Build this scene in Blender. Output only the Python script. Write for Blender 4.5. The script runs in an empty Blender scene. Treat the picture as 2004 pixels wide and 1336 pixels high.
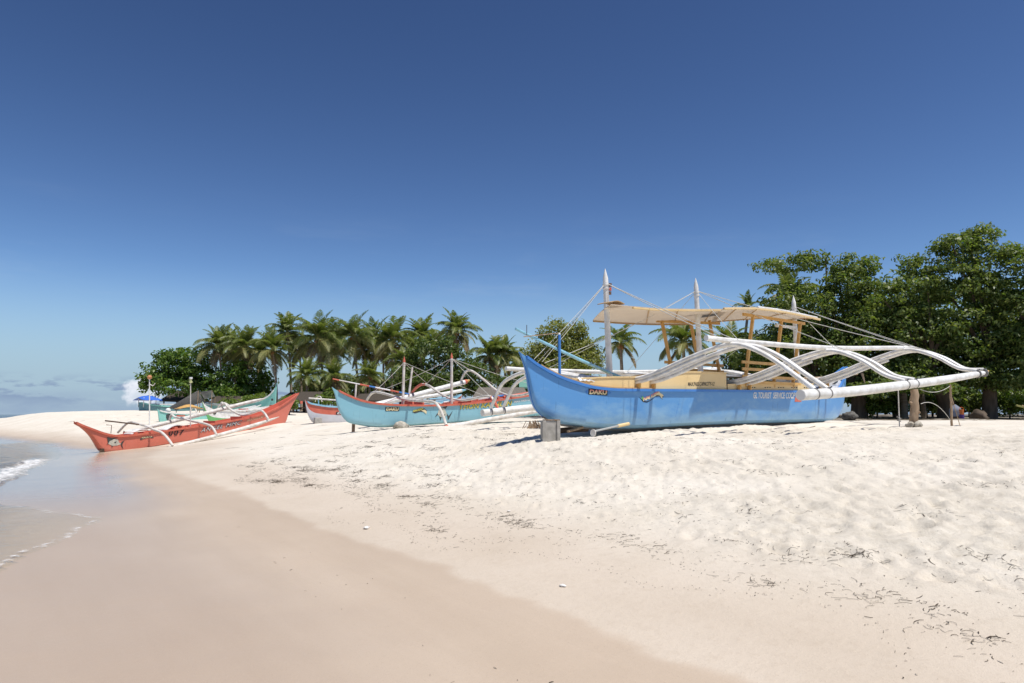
import bpy, math, random
import numpy as np
from mathutils import Vector, Matrix
from mathutils.geometry import tessellate_polygon
R = math.radians
rng = np.random.default_rng(7)
random.seed(7)
scene = bpy.context.scene
col = scene.collection

# ------------------------------------------------------------------ camera
FPX, CX, CY, HORIZON = 1400.0, 1002.0, 668.0, 811.0     # photograph: 2004 x 1336
CAM_Z = 1.6
TILT = math.atan((HORIZON - CY) / FPX)
cam_d = bpy.data.cameras.new('camera')
cam = bpy.data.objects.new('camera', cam_d)
col.objects.link(cam)
cam.location = (0, 0, CAM_Z)
cam.rotation_euler = (R(90) + TILT, 0, 0)
cam_d.sensor_width = 36
cam_d.lens = FPX / 2004 * 36
cam_d.clip_start = 0.05
cam_d.clip_end = 60000
scene.camera = cam

# ------------------------------------------------------------------ sun and sky
SUN = Vector((0.30, -0.24, 1.0)).normalized()
SUN_EL = math.asin(SUN.z)
SUN_AZ = math.atan2(SUN.x, SUN.y)
sun_d = bpy.data.lights.new('sun', 'SUN')
sun_d.energy = 4.3
sun_d.angle = R(0.5)
sun_d.color = (1.0, 0.96, 0.90)
sun_o = bpy.data.objects.new('sun', sun_d)
col.objects.link(sun_o)
sun_o.location = (0, 0, 60)
sun_o.rotation_euler = SUN.to_track_quat('Z', 'Y').to_euler()

scene.view_settings.view_transform = 'Standard'
scene.view_settings.look = 'None'
scene.view_settings.gamma = 1
scene.view_settings.use_curve_mapping = False
scene.view_settings.exposure = 0.17
scene.cycles.max_bounces = 8
scene.cycles.transparent_max_bounces = 16
scene.cycles.caustics_reflective = False
scene.cycles.caustics_refractive = False

def ray(px, py):
    xr, yu = (px - CX) / FPX, (CY - py) / FPX
    c, s = math.cos(TILT), math.sin(TILT)
    return Vector((xr, c - yu * s, s + yu * c))
def at(px, py, Y):
    d = ray(px, py)
    k = Y / d.y
    return Vector((d.x * k, Y, CAM_Z + d.z * k))

world = bpy.data.worlds.new('World')
scene.world = world
world.use_nodes = True
wn, wl = world.node_tree.nodes, world.node_tree.links
wn.clear()
def node(nodes, kind, **kw):
    n = nodes.new(kind)
    for k, v in kw.items():
        setattr(n, k, v)
    return n
w_out = node(wn, 'ShaderNodeOutputWorld')
w_bg = node(wn, 'ShaderNodeBackground')
w_bg.inputs['Strength'].default_value = 0.085
sky = node(wn, 'ShaderNodeTexSky', sky_type='NISHITA', sun_disc=False)
sky.sun_elevation = SUN_EL
sky.sun_rotation = SUN_AZ
sky.altitude = 0
sky.air_density = 0.85
sky.dust_density = 0.35
sky.ozone_density = 4.5
tc = node(wn, 'ShaderNodeTexCoord')
sep = node(wn, 'ShaderNodeSeparateXYZ')
wl.new(tc.outputs['Generated'], sep.inputs[0])
def wmath(op, a, b=None, c=None, clamp=False):
    n = node(wn, 'ShaderNodeMath', operation=op, use_clamp=clamp)
    for i, v in enumerate((a, b, c)):
        if v is None: continue
        if isinstance(v, (int, float)): n.inputs[i].default_value = v
        else: wl.new(v, n.inputs[i])
    return n.outputs[0]
def wramp(v, a, b):
    n = node(wn, 'ShaderNodeMapRange', interpolation_type='SMOOTHSTEP')
    wl.new(v, n.inputs['Value'])
    n.inputs['From Min'].default_value = a
    n.inputs['From Max'].default_value = b
    return n.outputs[0]
def wnoise(scale, detail, rough, sx, sy, sz):
    m = node(wn, 'ShaderNodeMapping')
    m.inputs['Scale'].default_value = (sx, sy, sz)
    wl.new(tc.outputs['Generated'], m.inputs[0])
    n = node(wn, 'ShaderNodeTexNoise')
    n.inputs['Scale'].default_value = scale
    n.inputs['Detail'].default_value = detail
    n.inputs['Roughness'].default_value = rough
    wl.new(m.outputs[0], n.inputs['Vector'])
    return n.outputs['Fac']
def wmix(f, a, b):
    n = node(wn, 'ShaderNodeMix', data_type='RGBA')
    wl.new(f, n.inputs[0]) if not isinstance(f, float) else setattr(n.inputs[0], 'default_value', f)
    for i, v in ((6, a), (7, b)):
        if isinstance(v, tuple): n.inputs[i].default_value = v
        else: wl.new(v, n.inputs[i])
    return n.outputs[2]
elev = sep.outputs['Z']
# low bank of fair-weather cloud that runs all round the horizon
band = wmath('MULTIPLY', wramp(elev, 0.052, 0.030), wramp(elev, 0.008, 0.026))
n1 = wnoise(19.0, 5.0, 0.58, 1.0, 1.0, 4.4)
cl_dark = wmath('MULTIPLY', wramp(n1, 0.485, 0.60), band)
n2 = wnoise(14.0, 5.0, 0.62, 1.0, 1.0, 3.5)
veil = wmath('MULTIPLY', wramp(elev, 0.036, 0.012), wmath('MULTIPLY_ADD', n2, 2.6, -0.75, clamp=True))
# deeper, polarised blue overhead: a contrast curve on the whole sky, then pale air low down
def wvec(op, a, v):
    n = node(wn, 'ShaderNodeVectorMath', operation=op)
    wl.new(a, n.inputs[0]); n.inputs[1].default_value = v
    return n.outputs[0]
K = 0.0943
sk = wvec('MINIMUM', wvec('MULTIPLY', sky.outputs[0], (K, K, K)), (0.8, 0.8, 0.8))
gm = node(wn, 'ShaderNodeGamma'); gm.inputs[1].default_value = 1.7
wl.new(sk, gm.inputs[0])
sk = wvec('MULTIPLY', gm.outputs[0], (3.05 / K, 2.48 / K, 2.0 / K))
air = wmath('MULTIPLY', wramp(elev, 0.20, 0.02), 0.92)
sk = wmix(air, sk, (3.65, 5.15, 6.60, 1))
c0 = wmix(wmath('MULTIPLY', veil, 0.65, clamp=True), sk, (2.85, 3.85, 5.65, 1))
c1 = wmix(wmath('MULTIPLY', cl_dark, 0.85, clamp=True), c0, (2.45, 3.35, 5.15, 1))
n4 = wnoise(3.0, 6.0, 0.62, 1.0, 0.6, 5.5)
wisp = wmath('MULTIPLY', wramp(n4, 0.52, 0.80), wmath('MULTIPLY', wramp(elev, 0.06, 0.14), wramp(elev, 0.30, 0.16)))
c1 = wmix(wmath('MULTIPLY', wisp, 0.13, clamp=True), c1, (6.2, 7.0, 7.9, 1))
# one sunlit cumulus standing behind the point
cd = ray(283, 766).normalized()
vd = node(wn, 'ShaderNodeVectorMath', operation='SUBTRACT')
wl.new(tc.outputs['Generated'], vd.inputs[0])
vd.inputs[1].default_value = cd
vm = node(wn, 'ShaderNodeVectorMath', operation='MULTIPLY')
wl.new(vd.outputs[0], vm.inputs[0]); vm.inputs[1].default_value = (1, 1, 1.15)
vl = node(wn, 'ShaderNodeVectorMath', operation='LENGTH')
wl.new(vm.outputs[0], vl.inputs[0])
n3 = wnoise(75.0, 4.0, 0.55, 1, 1, 1)
n3b = wnoise(40.0, 3.0, 0.5, 1, 1, 2)
cum = wmath('ADD', vl.outputs['Value'], wmath('MULTIPLY_ADD', n3, 0.022, -0.011))
cum = wramp(cum, 0.025, 0.017)
cum = wmath('MULTIPLY', cum, wmath('MULTIPLY_ADD', n3b, 1.4, 0.1, clamp=True))
c2 = wmix(cum, c1, (9.3, 9.6, 10.4, 1))
wl.new(c2, w_bg.inputs['Color'])
wl.new(w_bg.outputs[0], w_out.inputs[0])

# ------------------------------------------------------------------ materials
def material(name):
    m = bpy.data.materials.new(name)
    m.use_nodes = True
    return m, m.node_tree.nodes, m.node_tree.links, m.node_tree.nodes['Principled BSDF']
def noise_col(n, l, c, c2, scale, detail=4, space='Object', sc=(1, 1, 1), lo=0.35, hi=0.65):
    t = n.new('ShaderNodeTexCoord'); mp = n.new('ShaderNodeMapping')
    mp.inputs['Scale'].default_value = sc
    l.new(t.outputs[space], mp.inputs[0])
    k = n.new('ShaderNodeTexNoise'); k.inputs['Scale'].default_value = scale; k.inputs['Detail'].default_value = detail
    l.new(mp.outputs[0], k.inputs['Vector'])
    r = n.new('ShaderNodeMapRange'); r.inputs['From Min'].default_value = lo; r.inputs['From Max'].default_value = hi
    l.new(k.outputs['Fac'], r.inputs['Value'])
    x = n.new('ShaderNodeMix'); x.data_type = 'RGBA'
    l.new(r.outputs[0], x.inputs[0])
    x.inputs[6].default_value = (*c, 1); x.inputs[7].default_value = (*c2, 1)
    return x.outputs[2], k.outputs['Fac']
def paint(name, c, rough=0.45, var=0.10, scale=3.0, bump=0.0, c2=None, sc=(1, 1, 1), spec=0.4):
    m, n, l, p = material(name)
    if c2 is None: c2 = tuple(v * (1 - var) for v in c)
    o, f = noise_col(n, l, c, c2, scale, sc=sc)
    l.new(o, p.inputs['Base Color'])
    p.inputs['Roughness'].default_value = rough
    p.inputs['Specular IOR Level'].default_value = spec
    if bump:
        b = n.new('ShaderNodeBump'); b.inputs['Strength'].default_value = bump; b.inputs['Distance'].default_value = 0.01
        l.new(f, b.inputs['Height']); l.new(b.outputs[0], p.inputs['Normal'])
    return m
def hull_paint(name, c, faded, z_lo, z_hi):
    """gloss paint, scuffed and paler towards the keel (wear that follows the hull, from dragging on sand)"""
    m, n, l, p = material(name)
    t = n.new('ShaderNodeTexCoord'); s = n.new('ShaderNodeSeparateXYZ'); l.new(t.outputs['Object'], s.inputs[0])
    mp = n.new('ShaderNodeMapping'); mp.inputs['Scale'].default_value = (0.6, 1, 1.3); l.new(t.outputs['Object'], mp.inputs[0])
    k = n.new('ShaderNodeTexNoise'); k.inputs['Scale'].default_value = 3.2; k.inputs['Detail'].default_value = 7; k.inputs['Roughness'].default_value = 0.65
    l.new(mp.outputs[0], k.inputs['Vector'])
    r = n.new('ShaderNodeMapRange'); r.inputs['From Min'].default_value = z_hi; r.inputs['From Max'].default_value = z_lo
    l.new(s.outputs['Z'], r.inputs['Value'])
    a = n.new('ShaderNodeMath'); a.operation = 'MULTIPLY_ADD'; a.inputs[1].default_value = 2.2; a.inputs[2].default_value = -1.1
    l.new(k.outputs['Fac'], a.inputs[0])
    b = n.new('ShaderNodeMath'); b.operation = 'ADD'; b.use_clamp = True
    l.new(r.outputs[0], b.inputs[0]); l.new(a.outputs[0], b.inputs[1])
    x = n.new('ShaderNodeMix'); x.data_type = 'RGBA'
    l.new(b.outputs[0], x.inputs[0]); x.inputs[6].default_value = (*c, 1); x.inputs[7].default_value = (*faded, 1)
    # thin scratches and drips
    mp2 = n.new('ShaderNodeMapping'); mp2.inputs['Scale'].default_value = (9, 9, 0.7); l.new(t.outputs['Object'], mp2.inputs[0])
    k2 = n.new('ShaderNodeTexNoise'); k2.inputs['Scale'].default_value = 2.5; k2.inputs['Detail'].default_value = 3
    l.new(mp2.outputs[0], k2.inputs['Vector'])
    r2 = n.new('ShaderNodeMapRange'); r2.inputs['From Min'].default_value = 0.66; r2.inputs['From Max'].default_value = 0.74; r2.inputs['To Max'].default_value = 0.5
    l.new(k2.outputs['Fac'], r2.inputs['Value'])
    x2 = n.new('ShaderNodeMix'); x2.data_type = 'RGBA'
    l.new(r2.outputs[0], x2.inputs[0]); l.new(x.outputs[2], x2.inputs[6]); x2.inputs[7].default_value = (*[v * 0.5 for v in c], 1)
    l.new(x2.outputs[2], p.inputs['Base Color'])
    p.inputs['Roughness'].default_value = 0.38
    bp = n.new('ShaderNodeBump'); bp.inputs['Strength'].default_value = 0.12; bp.inputs['Distance'].default_value = 0.02
    mp3 = n.new('ShaderNodeMapping'); mp3.inputs['Scale'].default_value = (0.5, 1, 0.6); l.new(t.outputs['Object'], mp3.inputs[0])
    k3 = n.new('ShaderNodeTexNoise'); k3.inputs['Scale'].default_value = 2; l.new(mp3.outputs[0], k3.inputs['Vector'])
    l.new(k3.outputs['Fac'], bp.inputs['Height']); l.new(bp.outputs[0], p.inputs['Normal'])
    return m
def leaf_mat(name, c1, c2, trans=0.3, rough=0.44, spec=0.36):
    m, n, l, p = material(name)
    g = n.new('ShaderNodeNewGeometry')
    x = n.new('ShaderNodeMix'); x.data_type = 'RGBA'
    l.new(g.outputs['Random Per Island'], x.inputs[0])
    x.inputs[6].default_value = (*c1, 1); x.inputs[7].default_value = (*c2, 1)
    l.new(x.outputs[2], p.inputs['Base Color'])
    p.inputs['Roughness'].default_value = rough
    p.inputs['Specular IOR Level'].default_value = spec
    tr = n.new('ShaderNodeBsdfTranslucent')
    mx2 = n.new('ShaderNodeMix'); mx2.data_type = 'RGBA'; mx2.blend_type = 'MULTIPLY'; mx2.inputs[0].default_value = 1
    l.new(x.outputs[2], mx2.inputs[6]); mx2.inputs[7].default_value = (1.6, 1.7, 0.7, 1)
    l.new(mx2.outputs[2], tr.inputs['Color'])
    ms = n.new('ShaderNodeMixShader'); ms.inputs[0].default_value = trans
    l.new(p.outputs[0], ms.inputs[1]); l.new(tr.outputs[0], ms.inputs[2])
    l.new(ms.outputs[0], n['Material Output'].inputs['Surface'])
    return m

M = {}
M['white'] = paint('white_paint', (0.85, 0.84, 0.81), 0.42, c2=(0.66, 0.635, 0.58), scale=6, bump=0.15)
M['old_white'] = paint('weathered_white_paint', (0.76, 0.73, 0.67), 0.55, c2=(0.55, 0.50, 0.43), scale=5)
M['float_cap'] = paint('float_end_paint', (0.80, 0.78, 0.74), 0.6)
M['blue'] = hull_paint('blue_hull_paint', (0.100, 0.295, 0.600), (0.27, 0.465, 0.635), 0.02, 0.55)
M['rail_blue'] = paint('blue_rail_paint', (0.06, 0.22, 0.58), 0.45)
M['sprit_blue'] = paint('pale_blue_pole_paint', (0.30, 0.58, 0.72), 0.5, c2=(0.22, 0.44, 0.55), scale=8)
M['cream'] = paint('cream_paint', (0.80, 0.60, 0.31), 0.5, c2=(0.74, 0.54, 0.26), scale=2)
M['ochre'] = paint('ochre_paint', (0.66, 0.40, 0.13), 0.5, c2=(0.56, 0.32, 0.10), scale=6)
M['tan'] = paint('tan_rail_paint', (0.50, 0.33, 0.16), 0.6)
M['teal'] = hull_paint('teal_hull_paint', (0.235, 0.475, 0.555), (0.29, 0.52, 0.59), 0.0, 0.3)
M['coral'] = paint('coral_paint', (0.62, 0.16, 0.10), 0.5, c2=(0.52, 0.12, 0.075), scale=4)
M['red_hull'] = hull_paint('coral_red_hull_paint', (0.64, 0.175, 0.115), (0.66, 0.22, 0.16), 0.0, 0.3)
M['grey_hull'] = paint('pale_grey_hull_paint', (0.58, 0.58, 0.60), 0.45)
M['mint'] = paint('mint_hull_paint', (0.27, 0.60, 0.52), 0.45)
M['slate'] = paint('slate_teal_paint', (0.13, 0.27, 0.29), 0.5)
M['green'] = paint('green_stripe_paint', (0.15, 0.42, 0.14), 0.5)
M['black'] = paint('black_paint', (0.02, 0.02, 0.022), 0.5)
M['letter_white'] = paint('white_lettering', (0.78, 0.78, 0.76), 0.5)
M['letter_cream'] = paint('cream_lettering', (0.78, 0.66, 0.40), 0.5)
M['letter_yellow'] = paint('yellow_lettering', (0.66, 0.58, 0.12), 0.5)
M['fish_pale'] = paint('fish_pale_paint', (0.60, 0.58, 0.46), 0.5, c2=(0.42, 0.42, 0.36), scale=14)
M['fish_dark'] = paint('fish_dark_paint', (0.06, 0.065, 0.06), 0.5)
M['rope'] = paint('rope_fibre', (0.62, 0.60, 0.54), 0.8, scale=20)
M['dark_rope'] = paint('grey_lashing', (0.22, 0.21, 0.20), 0.8, scale=20)
M['iron'] = paint('rusty_iron', (0.16, 0.10, 0.07), 0.7, scale=12)
M['stainless'] = paint('dull_metal', (0.42, 0.42, 0.40), 0.4, scale=8)
M['inside'] = paint('boat_inside_paint', (0.46, 0.30, 0.15), 0.6, scale=4)
M['wood'] = paint('bleached_wood', (0.40, 0.29, 0.19), 0.8, c2=(0.22, 0.145, 0.085), scale=10, sc=(1, 1, 0.25), bump=0.6)
M['dark_wood'] = paint('dark_timber', (0.13, 0.085, 0.055), 0.85, c2=(0.07, 0.045, 0.03), scale=8, bump=0.5)
M['concrete'] = paint('concrete', (0.46, 0.43, 0.38), 0.9, c2=(0.32, 0.30, 0.26), scale=9, bump=0.5)
M['stone'] = paint('coral_stone', (0.50, 0.46, 0.38), 0.9, c2=(0.30, 0.27, 0.22), scale=9, bump=0.8)
M['dark_stone'] = paint('mossy_stone', (0.16, 0.15, 0.13), 0.9, c2=(0.07, 0.065, 0.055), scale=9, bump=0.8)
M['shell'] = paint('bleached_coral', (0.80, 0.76, 0.70), 0.7, scale=20, bump=0.5)
M['bark'] = paint('tree_bark', (0.15, 0.11, 0.075), 0.9, c2=(0.08, 0.058, 0.04), scale=6, sc=(1, 1, 0.3), bump=0.8)
M['palm_bark'] = paint('palm_bark', (0.33, 0.27, 0.21), 0.9, c2=(0.20, 0.155, 0.115), scale=6, sc=(0.4, 0.4, 3), bump=0.7)
M['thatch'] = paint('nipa_thatch', (0.085, 0.068, 0.050), 0.95, c2=(0.045, 0.036, 0.028), scale=14, sc=(1, 1, 4), bump=0.8)
M['grey_thatch'] = paint('weathered_thatch', (0.20, 0.175, 0.145), 0.95, c2=(0.11, 0.095, 0.078), scale=12, bump=0.8)
M['roof_green'] = paint('green_roofing', (0.16, 0.34, 0.27), 0.5)
M['tarp_grey'] = paint('grey_tarpaulin', (0.17, 0.175, 0.185), 0.6, c2=(0.13, 0.135, 0.145), scale=2)
M['tarp_blue'] = paint('blue_tarpaulin', (0.05, 0.16, 0.62), 0.5)
M['orange'] = paint('orange_plastic', (0.72, 0.20, 0.05), 0.4)
M['purple'] = paint('purple_plastic', (0.10, 0.05, 0.22), 0.5)
M['lamp_orange'] = paint('orange_globe', (0.55, 0.24, 0.10), 0.4)
M['lamp_yellow'] = paint('yellow_lamp', (0.60, 0.62, 0.30), 0.4)
M['coconut'] = paint('coconut_husk', (0.34, 0.16, 0.06), 0.7, scale=6)
M['leaf_almond'] = leaf_mat('almond_leaf', (0.072, 0.125, 0.028), (0.205, 0.240, 0.070), 0.4)
M['leaf_round'] = leaf_mat('round_tree_leaf', (0.055, 0.125, 0.018), (0.150, 0.215, 0.040), 0.3)
M['leaf_pale'] = leaf_mat('pale_tree_leaf', (0.150, 0.185, 0.045), (0.290, 0.285, 0.095), 0.4)
M['leaf_mid'] = leaf_mat('mid_tree_leaf', (0.055, 0.100, 0.022), (0.140, 0.175, 0.050), 0.3)
M['leaf_shrub'] = leaf_mat('shrub_leaf', (0.080, 0.150, 0.022), (0.190, 0.235, 0.050), 0.32)
M['frond'] = leaf_mat('palm_leaflet', (0.085, 0.130, 0.030), (0.195, 0.215, 0.065), 0.35, 0.42, 0.4)
M['frond_old'] = leaf_mat('old_palm_leaflet', (0.130, 0.150, 0.045), (0.235, 0.215, 0.080), 0.2, 0.5, 0.4)
M['frond_dead'] = leaf_mat('dead_palm_leaflet', (0.120, 0.085, 0.045), (0.220, 0.160, 0.090), 0.1, 0.7, 0.2)
M['palm_rib'] = paint('palm_midrib', (0.30, 0.29, 0.10), 0.5)
M['weed'] = leaf_mat('dried_seaweed', (0.020, 0.015, 0.010), (0.085, 0.06, 0.036), 0.0, 0.8, 0.2)
def cloth_mat():
    m, n, l, p = material('awning_cloth')
    o, f = noise_col(n, l, (0.76, 0.70, 0.61), (0.69, 0.62, 0.53), 1.5)
    l.new(o, p.inputs['Base Color']); p.inputs['Roughness'].default_value = 0.8
    tr = n.new('ShaderNodeBsdfTranslucent'); tr.inputs['Color'].default_value = (0.76, 0.69, 0.60, 1)
    ms = n.new('ShaderNodeMixShader'); ms.inputs[0].default_value = 0.5
    l.new(p.outputs[0], ms.inputs[1]); l.new(tr.outputs[0], ms.inputs[2])
    l.new(ms.outputs[0], n['Material Output'].inputs['Surface'])
    return m
M['awning'] = cloth_mat()
def gradient_letters():
    m, n, l, p = material('gradient_lettering')
    a = n.new('ShaderNodeAttribute'); a.attribute_name = 'rise'
    r = n.new('ShaderNodeValToRGB')
    r.color_ramp.elements[0].position = 0.25; r.color_ramp.elements[0].color = (0.78, 0.66, 0.36, 1)
    r.color_ramp.elements[1].position = 1.0; r.color_ramp.elements[1].color = (0.72, 0.16, 0.16, 1)
    l.new(a.outputs['Fac'], r.inputs[0]); l.new(r.outputs[0], p.inputs['Base Color'])
    p.inputs['Roughness'].default_value = 0.5
    return m
M['letter_gradient'] = gradient_letters()

# ------------------------------------------------------------------ object helpers
def tag(o, label=None, cat=None, group=None, kind=None):
    if label: o['label'] = label
    if cat: o['category'] = cat
    if group: o['group'] = group
    if kind: o['kind'] = kind
    return o
def empty(name, loc=(0, 0, 0), rz=0.0):
    o = bpy.data.objects.new(name, None)
    o.empty_display_size = 0.3
    o.location = loc; o.rotation_euler = (0, 0, rz)
    col.objects.link(o)
    return o
class MB:
    """collects shapes and links them as one mesh"""
    def __init__(s): s.v = []; s.f = []
    def add(s, vs, fs):
        k = len(s.v); s.v += [tuple(p) for p in vs]; s.f += [tuple(i + k for i in q) for q in fs]; return s
    def tube(s, pts, rad, n=8, cap=True, flat=1.0):
        pts = [Vector(p) for p in pts]
        if isinstance(rad, (int, float)): rad = [rad] * len(pts)
        vs, fs = [], []
        t0 = (pts[1] - pts[0]).normalized()
        ref = Vector((0, 0, 1)) if abs(t0.z) < 0.9 else Vector((1, 0, 0))
        a = t0.cross(ref).normalized()
        for i, p in enumerate(pts):
            t = (pts[min(i + 1, len(pts) - 1)] - pts[max(i - 1, 0)]).normalized()
            a = (a - t * a.dot(t)).normalized()
            b = t.cross(a)
            for k in range(n):
                q = 2 * math.pi * (k + 0.5) / n
                vs.append(p + (a * math.cos(q) + b * math.sin(q) * flat) * rad[i])
        for i in range(len(pts) - 1):
            for k in range(n):
                k2 = (k + 1) % n
                fs.append((i * n + k, i * n + k2, (i + 1) * n + k2, (i + 1) * n + k))
        if cap:
            fs.append(tuple(range(n - 1, -1, -1)))
            fs.append(tuple((len(pts) - 1) * n + k for k in range(n)))
        return s.add(vs, fs)
    def box(s, c, d, ax=None):
        c = Vector(c); X, Y, Z = ax or (Vector((1, 0, 0)), Vector((0, 1, 0)), Vector((0, 0, 1)))
        vs = [c + X * (d[0] / 2 * i) + Y * (d[1] / 2 * j) + Z * (d[2] / 2 * k) for k in (-1, 1) for j in (-1, 1) for i in (-1, 1)]
        return s.add(vs, [(0, 2, 3, 1), (4, 5, 7, 6), (0, 1, 5, 4), (2, 6, 7, 3), (0, 4, 6, 2), (1, 3, 7, 5)])
    def bar(s, p, q, w, h):
        p, q = Vector(p), Vector(q); X = (q - p); L = X.length; X.normalize()
        ref = Vector((0, 0, 1)) if abs(X.z) < 0.9 else Vector((1, 0, 0))
        Y = ref.cross(X).normalized(); Z = X.cross(Y)
        return s.box((p + q) / 2, (L, w, h), (X, Y, Z))
    def loft(s, rows, close=False):
        n = len(rows[0]); vs = [p for r in rows for p in r]; fs = []
        for i in range(len(rows) - 1):
            for k in range(n if close else n - 1):
                k2 = (k + 1) % n
                fs.append((i * n + k, i * n + k2, (i + 1) * n + k2, (i + 1) * n + k))
        return s.add(vs, fs)
    def slab(s, rows, off):
        """grid of points given thickness by the vector off"""
        off = Vector(off); n = len(rows[0]); m = len(rows)
        top = [Vector(p) for r in rows for p in r]; k = n * m
        vs = top + [p + off for p in top]; fs = []
        for i in range(m - 1):
            for j in range(n - 1):
                a, b, c, d = i * n + j, i * n + j + 1, (i + 1) * n + j + 1, (i + 1) * n + j
                fs += [(a, b, c, d), (d + k, c + k, b + k, a + k)]
        rim = [j for j in range(n)] + [i * n + n - 1 for i in range(1, m)] + [(m - 1) * n + j for j in range(n - 2, -1, -1)] + [i * n for i in range(m - 2, 0, -1)]
        for i in range(len(rim)):
            a, b = rim[i], rim[(i + 1) % len(rim)]
            fs.append((a, a + k, b + k, b))
        return s.add(vs, fs)
    def build(s, name, mat, parent=None, smooth=True, angle=40):
        me = bpy.data.meshes.new(name)
        me.from_pydata([tuple(p) for p in s.v], [], s.f)
        me.update()
        if mat is not None:
            for mm in (mat if isinstance(mat, list) else [mat]): me.materials.append(mm)
        if smooth:
            me.polygons.foreach_set('use_smooth', [True] * len(me.polygons))
            me.set_sharp_from_angle(angle=R(angle))
        o = bpy.data.objects.new(name, me)
        col.objects.link(o)
        if parent is not None: o.parent = parent
        return o
def np_mesh(name, v, f, mat, parent=None, smooth=False):
    """v (n,3) array, f (m,k) array of equal-sized faces"""
    me = bpy.data.meshes.new(name)
    me.vertices.add(len(v)); me.vertices.foreach_set('co', np.asarray(v, np.float32).ravel())
    m, k = f.shape
    me.loops.add(m * k); me.loops.foreach_set('vertex_index', f.astype(np.int32).ravel())
    me.polygons.add(m); me.polygons.foreach_set('loop_start', np.arange(0, m * k, k, dtype=np.int32))
    me.polygons.foreach_set('loop_total', np.full(m, k, np.int32))
    if smooth: me.polygons.foreach_set('use_smooth', np.ones(m, bool))
    me.update(calc_edges=True)
    if mat is not None: me.materials.append(mat)
    o = bpy.data.objects.new(name, me)
    col.objects.link(o)
    if parent is not None: o.parent = parent
    return o
def lerp_poly(pts, x):
    return float(np.interp(x, [p[0] for p in pts], [p[1] for p in pts]))
def smooth_path(pts, n=6):
    """Catmull-Rom through the points"""
    P = [Vector(p) for p in pts]
    P = [P[0] * 2 - P[1]] + P + [P[-1] * 2 - P[-2]]
    out = []
    for i in range(1, len(P) - 2):
        a, b, c, d = P[i - 1:i + 3]
        for k in range(n):
            t = k / n
            out.append(0.5 * ((2 * b) + (c - a) * t + (2 * a - 5 * b + 4 * c - d) * t * t + (3 * b - a - 3 * c + d) * t ** 3))
    out.append(P[-2])
    return out
def sstep(x, a, b):
    t = np.clip((x - a) / (b - a), 0, 1); return t * t * (3 - 2 * t)

# ------------------------------------------------------------------ numpy noise
_perm = np.random.default_rng(3).random((512, 512))
def vnoise(x, y):
    xi, yi = np.floor(x).astype(int), np.floor(y).astype(int)
    fx, fy = x - xi, y - yi
    fx = fx * fx * fx * (fx * (fx * 6 - 15) + 10); fy = fy * fy * fy * (fy * (fy * 6 - 15) + 10)
    g = lambda i, j: _perm[(i + 7919 * 0) % 512, j % 512]
    a, b, c, d = g(xi, yi), g(xi + 1, yi), g(xi, yi + 1), g(xi + 1, yi + 1)
    return (a * (1 - fx) + b * fx) * (1 - fy) + (c * (1 - fx) + d * fx) * fy - 0.5
def fbm(x, y, o=4, gain=0.5):
    s, a = 0, 1.0
    for k in range(o):
        s = s + a * vnoise(x * 2 ** k + 17.3 * k, y * 2 ** k + 9.1 * k); a *= gain
    return s

# ------------------------------------------------------------------ beach
def shore(x, y):
    """metres up the beach from the edge of the wet sand"""
    x, y = np.asarray(x, float), np.asarray(y, float)
    c = (x - 1.43) * 0.825 + (y - 3.6) * 0.565
    c = np.where(c > 0, c * (1 - 0.45 * sstep(y, 17, 30)), c)
    c = c - 1.0 * sstep(y, 21, 29) * sstep(-x, 8, 12.5)
    c = c + 0.28 * np.clip(y - 31, 0, 44)
    return c
PROFILE = np.array([(-400, -12.0), (-60, -3.0), (-25, -1.1), (-12, -0.42), (-7, -0.16), (-4.5, -0.05), (-3, 0.01), (-2, 0.055), (-1, 0.13), (0, 0.25), (1, 0.40),
                    (2.5, 0.60), (4.2, 0.89), (5.5, 1.14), (7.5, 1.25), (10, 1.31), (13, 1.34), (18, 1.37), (26, 1.46), (34, 1.52), (60, 1.60), (400, 1.7)])
def ground(x, y):
    x, y = np.asarray(x, float), np.asarray(y, float)
    c = shore(x, y)
    k = np.array([-0.45, 0, 0.45])
    h = sum(np.interp(c + d, PROFILE[:, 0], PROFILE[:, 1]) for d in k) / 3
    ridge = 0.62 * np.exp(-((y - 70) / 16) ** 2) * sstep(-x, 5, 26) * sstep(x, -54, -40)
    h = h + ridge * sstep(c, 0, 7)
    fall = sstep(y, 84, 120)
    h = h * (1 - fall) - 3.0 * fall
    dry = sstep(c, 1.0, 4.0)
    h = h + dry * (0.10 * fbm(x * 0.35, y * 0.35, 3) * sstep(c, 3, 9))
    return h
def gz(x, y): return float(ground(x, y))

def axis(lo, hi, core_lo, core_hi, d, g):
    a = list(np.arange(core_lo, core_hi, d)); s = d
    while a[-1] < hi: s *= g; a.append(a[-1] + s)
    s = d; b = [core_lo]
    while b[-1] > lo: s *= g; b.append(b[-1] - s)
    return np.array(b[:0:-1] + a)
xs = axis(-420, 170, -3.2, 7.6, 0.033, 1.035)
ys = [0.8]
while ys[-1] < 165: ys.append(ys[-1] + max(0.022, 0.0098 * ys[-1]))
ys = np.array([-60, -30, -15, -8, -4, -2, -0.8, 0.0] + ys)
X, Y = np.meshgrid(xs, ys)
C = shore(X, Y)
Z = ground(X, Y)
wob = 0.30 * fbm(X * 0.55, Y * 0.55, 3) + 0.55 * fbm(X * 0.12 + 5, Y * 0.12, 2)
rough_zone = sstep(C + 1.6 * fbm(X * 0.5, Y * 0.5, 3), 1.3, 3.2)
fade_far = 1 / (1 + (Y / 22) ** 2)
berm = 1 - 0.75 * sstep(C, 11.5, 14.5) * (1 - sstep(C, 30, 40))
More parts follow.
